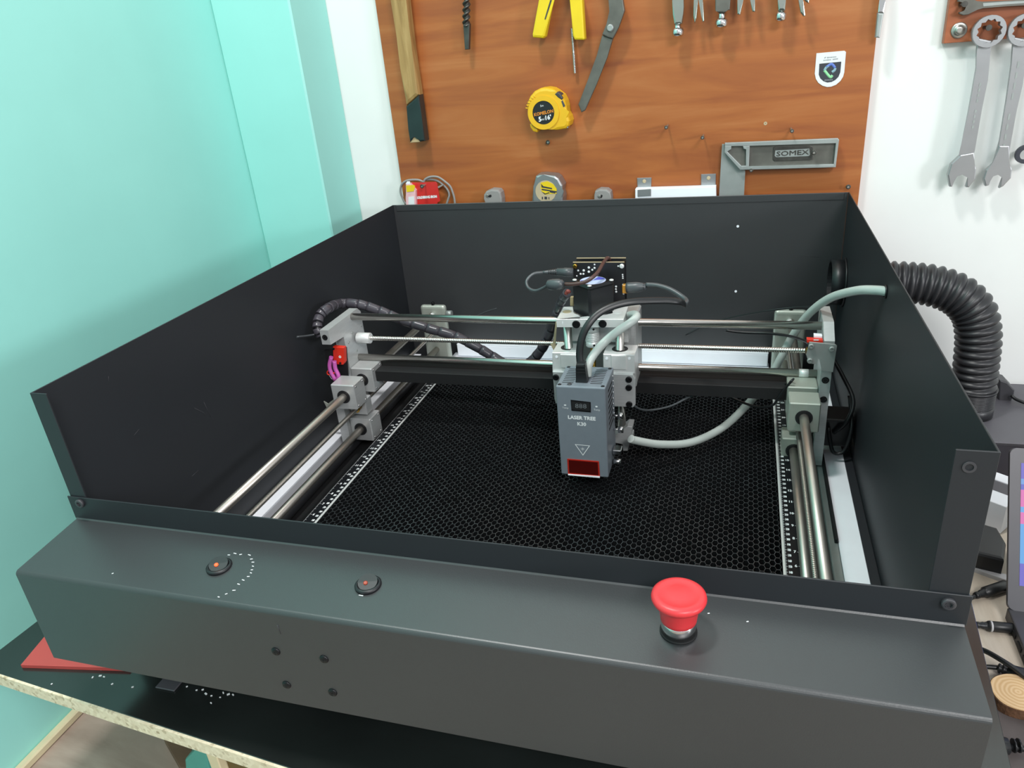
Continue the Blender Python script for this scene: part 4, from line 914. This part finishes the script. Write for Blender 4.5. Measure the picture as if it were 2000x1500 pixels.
# grey clips
def clip(l, slot, label):
    g = thing('wall_clip', un(*cT([l[0]])[0], 'y', 0.86), label, 'clip')
    plate('clip_body', cT(l), 0.838, 0.021, 'greyclip', g, 0.003)
    plate('clip_slot', cT(slot), 0.8376, 0.001, 'blackmat', g, 0)
    p0 = un(*cT([slot[0]])[0], 'y', 0.837); hexbolt(p0, (0, -1, 0), 0.0025, 0.001).build('clip_screw', 'screwz', g)
clip([(98, 355), (130, 305), (200, 276), (300, 285), (328, 320), (345, 400), (350, 520), (120, 520), (128, 400)], [(150, 360), (200, 345), (208, 368), (190, 385), (165, 378)], 'grey plastic wall clip left of the silver tape measure')
clip([(1588, 350), (1600, 300), (1660, 272), (1760, 278), (1808, 315), (1818, 390), (1820, 520), (1600, 520), (1592, 400)], [(1660, 370), (1690, 345), (1705, 360), (1690, 390), (1670, 385)], 'grey plastic wall clip right of the silver tape measure')
# white block on two brackets
wb = thing('white_block', un(1320, 380, 'y', 0.86), 'small white block held on the board by two metal brackets', 'block')
plate('block', c3([(145, 1320), (708, 1303), (712, 1500), (145, 1515)]), 0.840, 0.0185, 'white', wb, 0.0008)
for l, s1, s2 in (([(158, 1242), (258, 1239), (255, 1328), (162, 1334)], (208, 1264), (206, 1330)), ([(605, 1216), (708, 1212), (706, 1300), (605, 1304)], (657, 1242), (650, 1298))):
    b_ = plate('bracket', c3(l), 0.8575, 0.0022, 'satin', wb, 0.0003)
    if s1[0] < 400: plate('bracket_flange', c3([(l[3][0], l[3][1] - 10), (l[2][0], l[2][1] - 10), (l[2][0], l[2][1] + 38), (l[3][0], l[3][1] + 38)]), 0.8385, 0.0014, 'satin', wb, 0.0003)
    MB().lathe([(0.0034, 0), (0.0034, 0.0008), (0.002, 0.0016)], un(*c3([s1])[0], 'y', 0.8575), (0, -1, 0), 12).build('bracket_screw', 'gold', b_)
# try square
ts = thing('try_square', un(1500, 300, 'y', 0.85), 'cast grey try square with embossed stock hanging on board right', 'square')
c6 = lambda l: crop(l, 7.692, 1400, 260)
plate('stock', c6([(120, 148), (1820, 78), (1838, 100), (1786, 515), (350, 556), (116, 295)]), 0.8465, 0.006, 'oldsteel', ts, 0.0005)
for l in ([(120, 148), (1820, 78), (1838, 100), (1832, 145), (1790, 150), (490, 190), (120, 200)], [(1788, 150), (1834, 120), (1786, 515), (1755, 500), (1765, 470)], [(350, 556), (1786, 515), (1765, 468), (480, 505), (440, 490), (365, 495)], [(440, 195), (495, 190), (482, 508), (436, 500), (440, 250)], [(116, 295), (350, 556), (370, 494), (150, 270)], [(120, 195), (220, 195), (215, 245), (150, 272), (116, 298)], [(390, 195), (445, 195), (445, 250), (402, 236)]):
    plate('stock_rim', c6(l), 0.840, 0.0065, 'zinc', ts, 0.0008)
plate('name_plate', c6([(850, 215), (880, 205), (1400, 190), (1445, 210), (1440, 390), (1400, 405), (870, 425), (840, 400)]), 0.8452, 0.0014, 'darksteel', ts, 0.0005)
plate('name_recess', c6([(880, 260), (1390, 232), (1400, 330), (1380, 345), (890, 362), (870, 340)]), 0.8450, 0.0003, 'zinc', ts, 0)
t_ = MB(); text(t_, 'SOMEX', un(*c6([(1135, 303)])[0], 'y', 0.8447), (1, 0, 0.02), (0, 0, 1), 0.0105, bold=0.0003, sx=1.45); t_.build('embossed_name', 'darksteel', ts, keep=True)
plate('blade', c6([(80, 165), (118, 165), (118, 300), (420, 560), (428, 570), (405, 1000), (400, 1500), (10, 1500), (35, 930), (70, 300)]), 0.850, 0.0025, 'zinc', ts, 0.0003)
# soldering iron pack and cord
sk = thing('soldering_iron_pack', un(825, 400, 'y', 0.85), 'red carded soldering iron pack hanging at lower left of board', 'package')
cS = lambda l: crop(l, 12.5, 760, 340)
plate('card', cS([(500, 225), (560, 205), (800, 205), (1130, 190), (1170, 230), (1180, 280), (1245, 660), (1180, 690), (1100, 1100), (600, 1100), (540, 700)]), 0.846, 0.0016, 'cardred', sk, 0.0003)
plate('blister', cS([(400, 235), (500, 225), (560, 300), (640, 400), (660, 1050), (430, 1050), (405, 600)]), 0.838, 0.0085, 'clearpk', sk, 0.002)
plate('price_label', cS([(410, 280), (600, 262), (635, 300), (600, 420), (430, 440)]), 0.8372, 0.0004, 'yellow2', sk, 0)
plate('white_insert', cS([(470, 560), (610, 545), (625, 900), (470, 900)]), 0.8373, 0.0004, 'print', sk, 0)
t_ = MB(); text(t_, 'SOLDERING IRON', un(*cS([(920, 565)])[0], 'y', 0.8458), (1, 0, 0.03), (0, 0, 1), 0.0064, bold=0.0005, sx=0.80); t_.build('white_lettering', 'print', sk, keep=True)
plate('pale_print', cS([(440, 180), (500, 185), (515, 240), (400, 240)]), 0.838, 0.002, 'white', sk, 0)
cr = thing('cord', un(850, 395, 'y', 0.85), 'coiled grey mains cord looped behind the red carded pack', 'cord')
for l, y in (([(560, 760), (410, 720), (330, 590), (280, 450), (280, 340), (320, 240), (420, 165), (560, 140), (720, 145), (840, 195), (870, 240)], 0.850), ([(840, 200), (880, 130), (980, 75), (1110, 60), (1230, 90), (1370, 190), (1490, 300), (1560, 470), (1600, 640), (1620, 900)], 0.848), ([(900, 140), (1020, 130), (1180, 165), (1320, 260), (1420, 370), (1470, 500), (1440, 620), (1390, 780)], 0.852)):
    MB().tube(px(cS(l), 'y', y), 0.0021, 5, 8).build('cord_loop', 'greyclip', cr)
plate('hook_lug', cS([(1180, 310), (1310, 245), (1325, 275), (1230, 330), (1200, 350)]), 0.846, 0.003, 'greyclip', cr, 0.0005)

# ================================================================= wrench rack on the right wall
rk = thing('wrench_rack', un(1900, 40, 'y', 0.864), 'small brown wood rack holding spanners on the white wall', 'rack')
a = un(1843, 85, 'y', 0.862); b_ = un(1859, 0, 'y', 0.862)
MB().prism([(a.x, 0.862, a.z), (a.x + 0.30, 0.862, a.z - 0.0015), (a.x + 0.30, 0.862, a.z + 0.30), (a.x - 0.0005, 0.862, a.z + 0.30)], (0, 0.0135, 0), 0.0005, 1).build('panel', 'board2', rk)
q = un(1873, 59, 'y', 0.862)
wsh = MB().lathe([(0.0108, 0), (0.0108, 0.0016), (0.0092, 0.0022), (0.006, 0.0022), (0.006, 0.004), (0.003, 0.005)], q, (0, -1, 0), 20).build('washer_screw', 'screwz', rk)
for u, v in ((1931, 54), (2001, 50), (1884, 8)):
    q = un(u, v, 'y', 0.838)
    sc1 = MB().cyl((q.x, 0.838, q.z), (q.x, 0.864, q.z), 0.0024, 8).lathe([(0.004, 0), (0.004, 0.002)], q, (0, -1, 0), 12).build('peg_screw', 'darksteel', rk)
def spanner(ringc, rpx, left, right, head, label, marks):
    base = un(*ringc, 'y', 0.85)
    sp_ = thing('combination_spanner', base, label, 'spanner')
    r1 = rpx / FPX * (base - CAM_LOC).length * 0.97
    MB().ring(base + Vector((0, -0.010, 0)), (0, 1, 0), r1 * 0.72, r1, 0.012, 24, 1).build('ring_end', 'satin', sp_)
    MB().prism(px(left + right, 'y', 0.845), (0, 0.0065, 0), 0.0022, 2).build('shank', 'satin', sp_)
    MB().prism(px(head, 'y', 0.8435), (0, 0.009, 0), 0.0016, 2).build('open_end', 'satin', sp_)
    t_ = MB(); d = (un(*marks[1], 'y', 0.8446) - un(*marks[0], 'y', 0.8446)); m0 = un(*marks[0], 'y', 0.8446)
    for k in range(9):
        if k in (4,): continue
        p0 = m0 + d * (k / 9); p1 = m0 + d * ((k + 0.6) / 9); n_ = Vector((0.0014, 0, 0.0003))
        t_.flatpoly([p0 - n_, p1 - n_, p1 + n_, p0 + n_])
    t_.build('stamped_marks', 'zinc', sp_, keep=True)
spanner((1929, 61), 23, [(1910, 74), (1908, 100), (1907, 134), (1893, 213), (1875, 305), (1868, 322)], [(1898, 322), (1904, 294), (1918, 213), (1929.6, 157), (1935, 100), (1938, 80)],
        [(1876, 303), (1858, 320), (1851, 342), (1855, 365), (1860, 365), (1868, 343), (1880, 339), (1893, 346), (1887, 366), (1893, 366), (1905, 350), (1907, 330), (1901, 314), (1903, 298)], 'satin combination spanner hanging first from the left on the rack', ((1915, 162), (1899, 255)))
spanner((1999, 58), 23, [(1980, 72), (1979, 84), (1976, 126), (1966, 196), (1953, 275), (1941, 318)], [(1970, 318), (1976, 270), (1986, 215), (1997, 168), (2006, 110), (2009, 78)],
        [(1952, 285), (1941, 319), (1926, 333), (1921, 350), (1925, 364), (1932, 362), (1938, 343), (1950, 339), (1960, 346), (1952, 368), (1960, 364), (1975, 348), (1977, 331), (1969, 316), (1972, 285)], 'satin combination spanner second from the left, cut by the picture edge', ((1990, 120), (1958, 300)))
ow = thing('open_spanner', un(1890, 10, 'y', 0.855), 'small worn open ended spanner lying flat across the rack', 'spanner')
cw = lambda l: crop(l, 12.5, 1840, 0)
plate('spanner_body', cw([(390, 45), (400, -40), (600, -80), (780, -30), (840, 45), (1000, 40), (1600, 10), (2600, -40), (2600, 110), (1600, 150), (1000, 180), (860, 220), (760, 290), (640, 360), (520, 375), (430, 340), (420, 300), (560, 265), (600, 180), (590, 60), (500, 40)]), 0.852, 0.007, 'oldsteel', ow, 0.001)
plate('shank_recess', cw([(1000, 75), (1500, 45), (2400, 0), (2400, 50), (1500, 110), (1010, 155)]), 0.8517, 0.0004, 'zinc', ow, 0)
hk = thing('dark_ring_spanner', un(2001, 302, 'y', 0.85), 'dark spanner end just entering at the right picture edge', 'spanner')
MB().ring(un(2004, 302, 'y', 0.85), (0, 1, 0), 0.008, 0.0135, 0.008, 20).build('ring_end', 'navy', hk)
MB().prism(px([(2010, 290), (2030, 180), (2044, 60), (2056, 60), (2046, 180), (2024, 300)], 'y', 0.851), (0, 0.006, 0), 0.0015).build('shank', 'satin', hk)

# ================================================================= exhaust duct and fan box
YD = 0.745
dp = [(W + 0.0022, 0.765, -0.131), (0.84, 0.763, -0.129), (0.885, 0.76, -0.129), (0.927, 0.757, -0.134), (0.962, 0.753, -0.148), (0.986, 0.75, -0.173), (0.997, 0.747, -0.208), (1.001, 0.745, -0.25), (1.0045, YD, -0.302)]
pth = spline(dp, 40)
cum = [0.0]
for a, b_ in zip(pth, pth[1:]): cum.append(cum[-1] + (b_ - a).length)
def at(s):
    for i in range(len(cum) - 1):
        if cum[i + 1] >= s: return pth[i].lerp(pth[i + 1], (s - cum[i]) / max(1e-9, cum[i + 1] - cum[i]))
    return pth[-1]
PIT = 0.0122; L = cum[-1]; nn = int(L / PIT) * 8
rp = [at(L * i / nn) for i in range(nn + 1)]
dh = thing('exhaust_duct', (1.0, YD, -0.345), 'ribbed black exhaust hose bending from the enclosure down to fan box', 'duct')
MB().tube(rp, lambda t, i: 0.0325 - 0.0050 * (0.5 + 0.5 * math.cos(2 * math.pi * (i % 8) / 8)) ** 1.6, 1, 28).build('ribbed_hose', 'rubber', dh)
pr = [(0.0300, -0.344), (0.0300, -0.3285), (0.0292, -0.3282)]
for k in range(11):
    z = -0.3275 + k * 0.0024; pr += [(0.0287, z), (0.0287, z + 0.0013), (0.0293, z + 0.0015), (0.0293, z + 0.0022)]
pr += [(0.0305, -0.300), (0.0305, -0.297)]
MB().lathe([(r_ + 0.0025, z) for r_, z in pr], (1.0055, YD, 0), (0, 0, 1), 40).build('ribbed_collar', 'rubber', dh)
ZFB = -0.345
fb = thing('fan_box', (1.07, 0.76, ZD), 'dark grey fan box under the ribbed exhaust hose', 'box')
MB().box(0.93, 1.25, 0.655, 0.868, ZD, ZFB - 0.004, 0.002).build('case', 'fandark', fb)
MB().box(0.928, 1.252, 0.653, 0.869, ZFB - 0.004, ZFB, 0.0015).build('lid', 'fanbox', fb)
pa = thing('power_plug', (1.065, 0.80, ZFB), 'black plug standing on the fan box beside the ribbed hose', 'plug')
q = px([(1952, 742), (1968, 747), (1982, 762), (1980, 775), (1972, 789), (1950, 789)], 'y', 0.80)
MB().prism(q, (0, 0.03, 0), 0.002).build('plug_body', 'darkgrey', pa)
MB().tube([un(1975, 772, 'y', 0.795), un(1985, 780, 'y', 0.79), un(2005, 788, 'y', 0.78), un(2040, 800, 'y', 0.77)], 0.0028, 5, 8).build('plug_cable', 'cable', pa)

# ================================================================= right desk objects
# white drive stack
wd = thing('white_adapter', un(1950, 1000, 'z', ZD), 'white and grey layered device half hidden behind the laptop', 'device')
P = [un(u, v, 'z', ZD + 0.045) for u, v in ((1905, 968), (1968, 992))]
ux = (P[1] - P[0]).normalized(); uy = Vector((-ux.y, ux.x, 0))
def dbox(name, l0, l1, w0, w1, z0, z1, m, par, o=P[0], b=0.001):
    c4_ = [o + ux * a + uy * b2 for a, b2 in ((l0, w0), (l1, w0), (l1, w1), (l0, w1))]
    return MB().prism([(p_.x, p_.y, z1) for p_ in c4_], (0, 0, z0 - z1), b, 2).build(name, m, par)
dbox('base', -0.03, 0.04, 0, 0.10, ZD, ZD + 0.030, 'lgrey', wd); dbox('front_cover', -0.03, 0.0405, -0.001, 0.03, ZD + 0.002, ZD + 0.046, 'white', wd)
dbox('grey_band', -0.03, 0.04, 0.0305, 0.058, ZD + 0.03, ZD + 0.0455, 'fanbox', wd); dbox('rear_cover', -0.03, 0.0405, 0.0585, 0.08, ZD + 0.03, ZD + 0.0465, 'white', wd)
# black power brick
bk = thing('power_brick', un(1930, 1090, 'z', ZD), 'black power brick lying between the enclosure and laptop', 'power brick')
q = [un(u, v, 'z', ZD + 0.03) for u, v in ((1880, 1010), (1948, 1030), (1966, 1060), (1962, 1092), (1890, 1075))]
MB().prism(q, (0, 0, -0.0295), 0.004, 2).build('brick_body', 'blackpl', bk)
# grey cable duct strip behind
g = [un(u, v, 'z', ZD + 0.006) for u, v in ((1870, 1098), (1985, 1140), (1985, 1128), (1870, 1088))]
MB().prism(g, (0, 0, -0.006), 0.001).build('grey_strip', 'lgrey', label='pale grey plastic strip lying on desk behind black connector', cat='strip')
# laptop
B = un(1968, 1191, 'z', ZD + 0.016)
Tp = un(1973, 874, 'z', -0.24)
hv = (Tp - B).normalized(); wv = Vector((hv.y, -hv.x, 0)).normalized(); nv = wv.cross(hv).normalized()
if nv.dot(CAM_LOC - B) < 0: nv = -nv
WL = 0.29
lt = thing('laptop', B - Vector((0, 0, 0.016)), 'open dark laptop with lit screen at the right picture edge', 'laptop')
def rrect(o, u, v, w_, h_, r, n=5):
    pts = []
    for cx, cy, a0 in ((w_ - r, h_ - r, 0), (r, h_ - r, 90), (r, r, 180), (w_ - r, r, 270)):
        for k in range(n + 1):
            a = math.radians(a0 + 90 * k / n); pts.append(o + u * (cx + r * math.cos(a)) + v * (cy + r * math.sin(a)))
    return pts
HL = (Tp - B).length
MB().prism(rrect(B, wv, hv, WL, HL, 0.007), -nv * 0.006, 0.0006, 1).build('lid', 'bezel', lt)
scr_mesh = MB(); o_ = B + nv * 0.0004
SW, SH = WL - 0.0235, HL - 0.048
# screen built flat in its own frame so the lit stripes follow it
me = bpy.data.meshes.new('screen'); me.from_pydata([(-SW / 2, -SH / 2, 0), (SW / 2, -SH / 2, 0), (SW / 2, SH / 2, 0), (-SW / 2, SH / 2, 0)], [], [(0, 1, 2, 3)]); me.materials.append(M['screen'])
sco = o_ + wv * WL / 2 + hv * (SH / 2 + 0.03)
Rm = Matrix((wv, hv, nv)).transposed()
place('screen', me, sco, lt, rot=Rm.to_euler(), label='lit blue and pink screen')
dn = Vector((wv.y, -wv.x, 0)); z1 = ZD + 0.016
bs = [B + wv * a + dn * b2 for a, b2 in ((0.001, -0.004), (WL - 0.001, -0.004), (WL - 0.001, 0.2), (0.001, 0.2))]
MB().prism([(p_.x, p_.y, z1) for p_ in bs], (0, 0, -0.0158), 0.0015, 2).build('base', 'darkgrey', lt)
ks = [B + wv * a + dn * b2 for a, b2 in ((0.018, 0.02), (WL - 0.018, 0.02), (WL - 0.018, 0.10), (0.018, 0.10))]
MB().prism([(p_.x, p_.y, z1 + 0.0006) for p_ in ks], (0, 0, -0.0006)).build('keyboard', 'blackmat', lt)
for k in range(3):
    p_ = B + dn * (0.03 + 0.022 * k) + wv * 0.0005; MB().box(p_.x - 0.0008, p_.x + 0.0006, p_.y - 0.007, p_.y + 0.007, ZD + 0.005, ZD + 0.010).build('port', 'blackmat', lt)
# barrel extension lead on the desk
ld = thing('extension_lead', un(1890, 1190, 'z', ZD), 'black lead curling from one connector to another beside the laptop', 'cable')
zz = ZD + 0.007
MB().tube([un(u, v, 'z', zz) for u, v in ((1906, 1163), (1893, 1172), (1884, 1188), (1884, 1202), (1893, 1213), (1906, 1220))], 0.0026, 6, 8).build('lead', 'cable', ld)
def barrel(p0, p1, r, nm='connector'):
    d = p1 - p0; Ln = d.length
    return MB().lathe([(r * 0.5, 0), (r * 0.62, Ln * 0.05), (r * 0.62, Ln * 0.1), (r * 0.5, Ln * 0.11), (r * 0.72, Ln * 0.2), (r * 0.6, Ln * 0.21), (r * 0.85, Ln * 0.3), (r, Ln * 0.32), (r, Ln * 0.97), (r * 0.8, Ln)], p0, d, 14).build(nm, 'cable', ld)
barrel(un(1904, 1164, 'z', zz), un(1966, 1143, 'z', zz), 0.0072); bar2 = barrel(un(1904, 1220, 'z', zz), un(1986, 1228, 'z', zz), 0.0062)
MB().tube([un(u, v, 'z', zz) for u, v in ((1960, 1144), (1967, 1149), (1972, 1158))], 0.0024, 5, 8).build('lead', 'cable', ld)
MB().lathe([(0.0066, 0), (0.0066, 0.0022)], un(1933, 1223, 'z', zz), un(1986, 1228, 'z', zz) - un(1904, 1220, 'z', zz), 14).build('grey_band', 'lgrey', ld)
# desk mat, paper, slice, cables
g = [un(u, v, 'z', ZD + 0.002) for u, v in ((1905, 1336), (1932, 1330), (2120, 1400), (2120, 1600), (1925, 1600), (1880, 1500))]
MB().prism(g, (0, 0, -0.0018), 0.0004, 1).build('desk_mat', 'mat', label='grey brown desk mat under the round wood slice', cat='mat')
g = [un(u, v, 'z', ZD + 0.0042) for u, v in ((1924, 1462), (1944, 1466), (1915, 1520), (1893, 1520))]
MB().prism(g, (0, 0, -0.002), 0.0002, 1).build('paper_strip', 'white', label='white strip beside the lower right enclosure corner', cat='strip')
so = un(1988, 1352, 'z', ZD + 0.0142)
rs_ = (un(1932, 1338, 'z', ZD + 0.0142) - so).length
ws = thing('wood_slice', (so.x, so.y, ZD + 0.0022), 'round pale wood slice coaster with bark rim and growth rings', 'coaster')
mb = MB(); n_ = 40; rr_ = [rs_ * (1 + 0.03 * math.sin(2 * a) + 0.015 * math.sin(5 * a + 1)) for a in [2 * math.pi * k / n_ for k in range(n_)]]
mb.prism([(so.x + rr_[k] * math.cos(2 * math.pi * k / n_), so.y + rr_[k] * math.sin(2 * math.pi * k / n_), ZD + 0.0140) for k in range(n_)], (0, 0, -0.0117), 0.0006, 1)
mb.build('bark_rim', 'bark', ws)
mb = MB(); mb.prism([(so.x + 0.965 * rr_[k] * math.cos(2 * math.pi * k / n_), so.y + 0.965 * rr_[k] * math.sin(2 * math.pi * k / n_), ZD + 0.0146) for k in range(n_)], (0, 0, -0.001))
mb.build('sawn_face', 'slice', ws, label='pale sawn face')
cA = thing('usb_cable', un(1960, 1308, 'z', ZD), 'black cable with ribbed connector above the wood slice', 'cable')
MB().tube([un(1885, 1302, 'z', ZD + 0.006), un(1920, 1302, 'z', ZD + 0.006), un(1950, 1304, 'z', ZD + 0.007)], 0.0026, 5, 8).build('lead', 'cable', cA)
q0, q1 = un(1948, 1304, 'z', ZD + 0.007), un(2010, 1322, 'z', ZD + 0.010)
MB().lathe([(0.003, 0), (0.0055, 0.001), (0.0055, 0.003), (0.0038, 0.0035), (0.006, 0.0055), (0.006, 0.0075), (0.0042, 0.008), (0.0066, 0.0105), (0.0078, 0.014), (0.0078, 0.045)], q0, q1 - q0, 12).build('connector', 'cable', cA)
MB().tube([un(1880, 1262, 'z', ZD + 0.012), un(1896, 1263, 'z', ZD + 0.012), un(1925, 1272, 'z', ZD + 0.016), un(1960, 1292, 'z', ZD + 0.020), un(1990, 1312, 'z', ZD + 0.019), un(2030, 1345, 'z', ZD + 0.012)], 0.0030, 6, 10).build('desk_cable', 'cable', label='thick black cable arching over the ribbed connector to picture edge', cat='cable')
cB = thing('mains_lead', un(1950, 1455, 'z', ZD), 'black lead with ribbed strain relief at lower right corner', 'cable')
q0, q1 = un(1920, 1453, 'z', ZD + 0.011), un(1968, 1457, 'z', ZD + 0.011)
MB().lathe([(0.0080, 0), (0.0080, (q1 - q0).length)], q0, q1 - q0, 10).build('connector', 'cable', cB)
MB().tube([q1, un(1985, 1460, 'z', ZD + 0.009), un(2040, 1470, 'z', ZD + 0.008)], 0.0028, 5, 8).build('lead', 'cable', cB)
for u in (1978, 1988): MB().lathe([(0.0068, 0), (0.0068, 0.0016)], un(u, 1456, 'z', ZD + 0.0105), q1 - q0, 10).build('strain_rib', 'cable', cB)

# ================================================================= on and under the bench
a, b_, c_ = un(40, 1298, 'z', ZT + 0.005), un(86, 1243, 'z', ZT + 0.005), un(165, 1302, 'z', ZT + 0.005)
e1 = (b_ - a); e1.z = 0; e1n = e1.normalized(); e2n = (c_ - a); e2n.z = 0; e2n = e2n.normalized()
MB().prism([a, a + e1n * 0.15, a + e1n * 0.15 + e2n * 0.13, a + e2n * 0.13], (0, 0, -0.0048), 0.0006, 1).build('red_sheet', 'redd', label='red plastic sheet corner under the left end of enclosure', cat='sheet')
ch = MB()
for (u, v, s1) in ((181, 1323, 3), (196, 1320, 4), (203, 1322, 3), (219, 1336, 3), (259, 1342, 3), (365, 1341, 2.5), (384, 1348, 2.5), (396, 1347, 3), (402, 1355, 4), (413, 1359, 2.5), (412, 1373, 2.5), (436, 1353, 3), (446, 1356, 4), (455, 1357, 3), (430, 1362, 2), (101, 1336, 2.5), (197, 1308, 3)):
    q = un(u, v, 'z', ZT + 0.0003); s2 = s1 * 0.00035
    ch.box(q.x - s2, q.x + s2, q.y - s2 * 0.6, q.y + s2 * 0.6, ZT + 0.0001, ZT + 0.0008, rz=random.uniform(0, 3))
ch.build('swarf', 'print', label='white swarf crumbs scattered on the black bench top', cat='crumbs', kind='stuff')
yq = un(380, 1500, 'z', ZF + 0.07).y; g = px([(352, 1530), (360, 1485), (386, 1459), (400, 1458), (408, 1530)], 'y', yq)
g[0].z = g[-1].z = ZF + 0.001
MB().prism(g, (0, 0.06, 0), 0.003).build('storage_tub', 'tealbox', label='teal plastic tub on the floor under the bench', cat='tub')
q = un(318, 1440, 'z', ZF + 0.012); q2 = un(352, 1500, 'z', ZF + 0.012)
MB().prism([q, q2, q2 + Vector((0.18, 0.04, 0)), q + Vector((0.18, 0.04, 0))], (0, 0, -0.0115), 0.001).build('plank_offcut', 'plank', label='brown plank offcut on the floor under the bench', cat='plank')
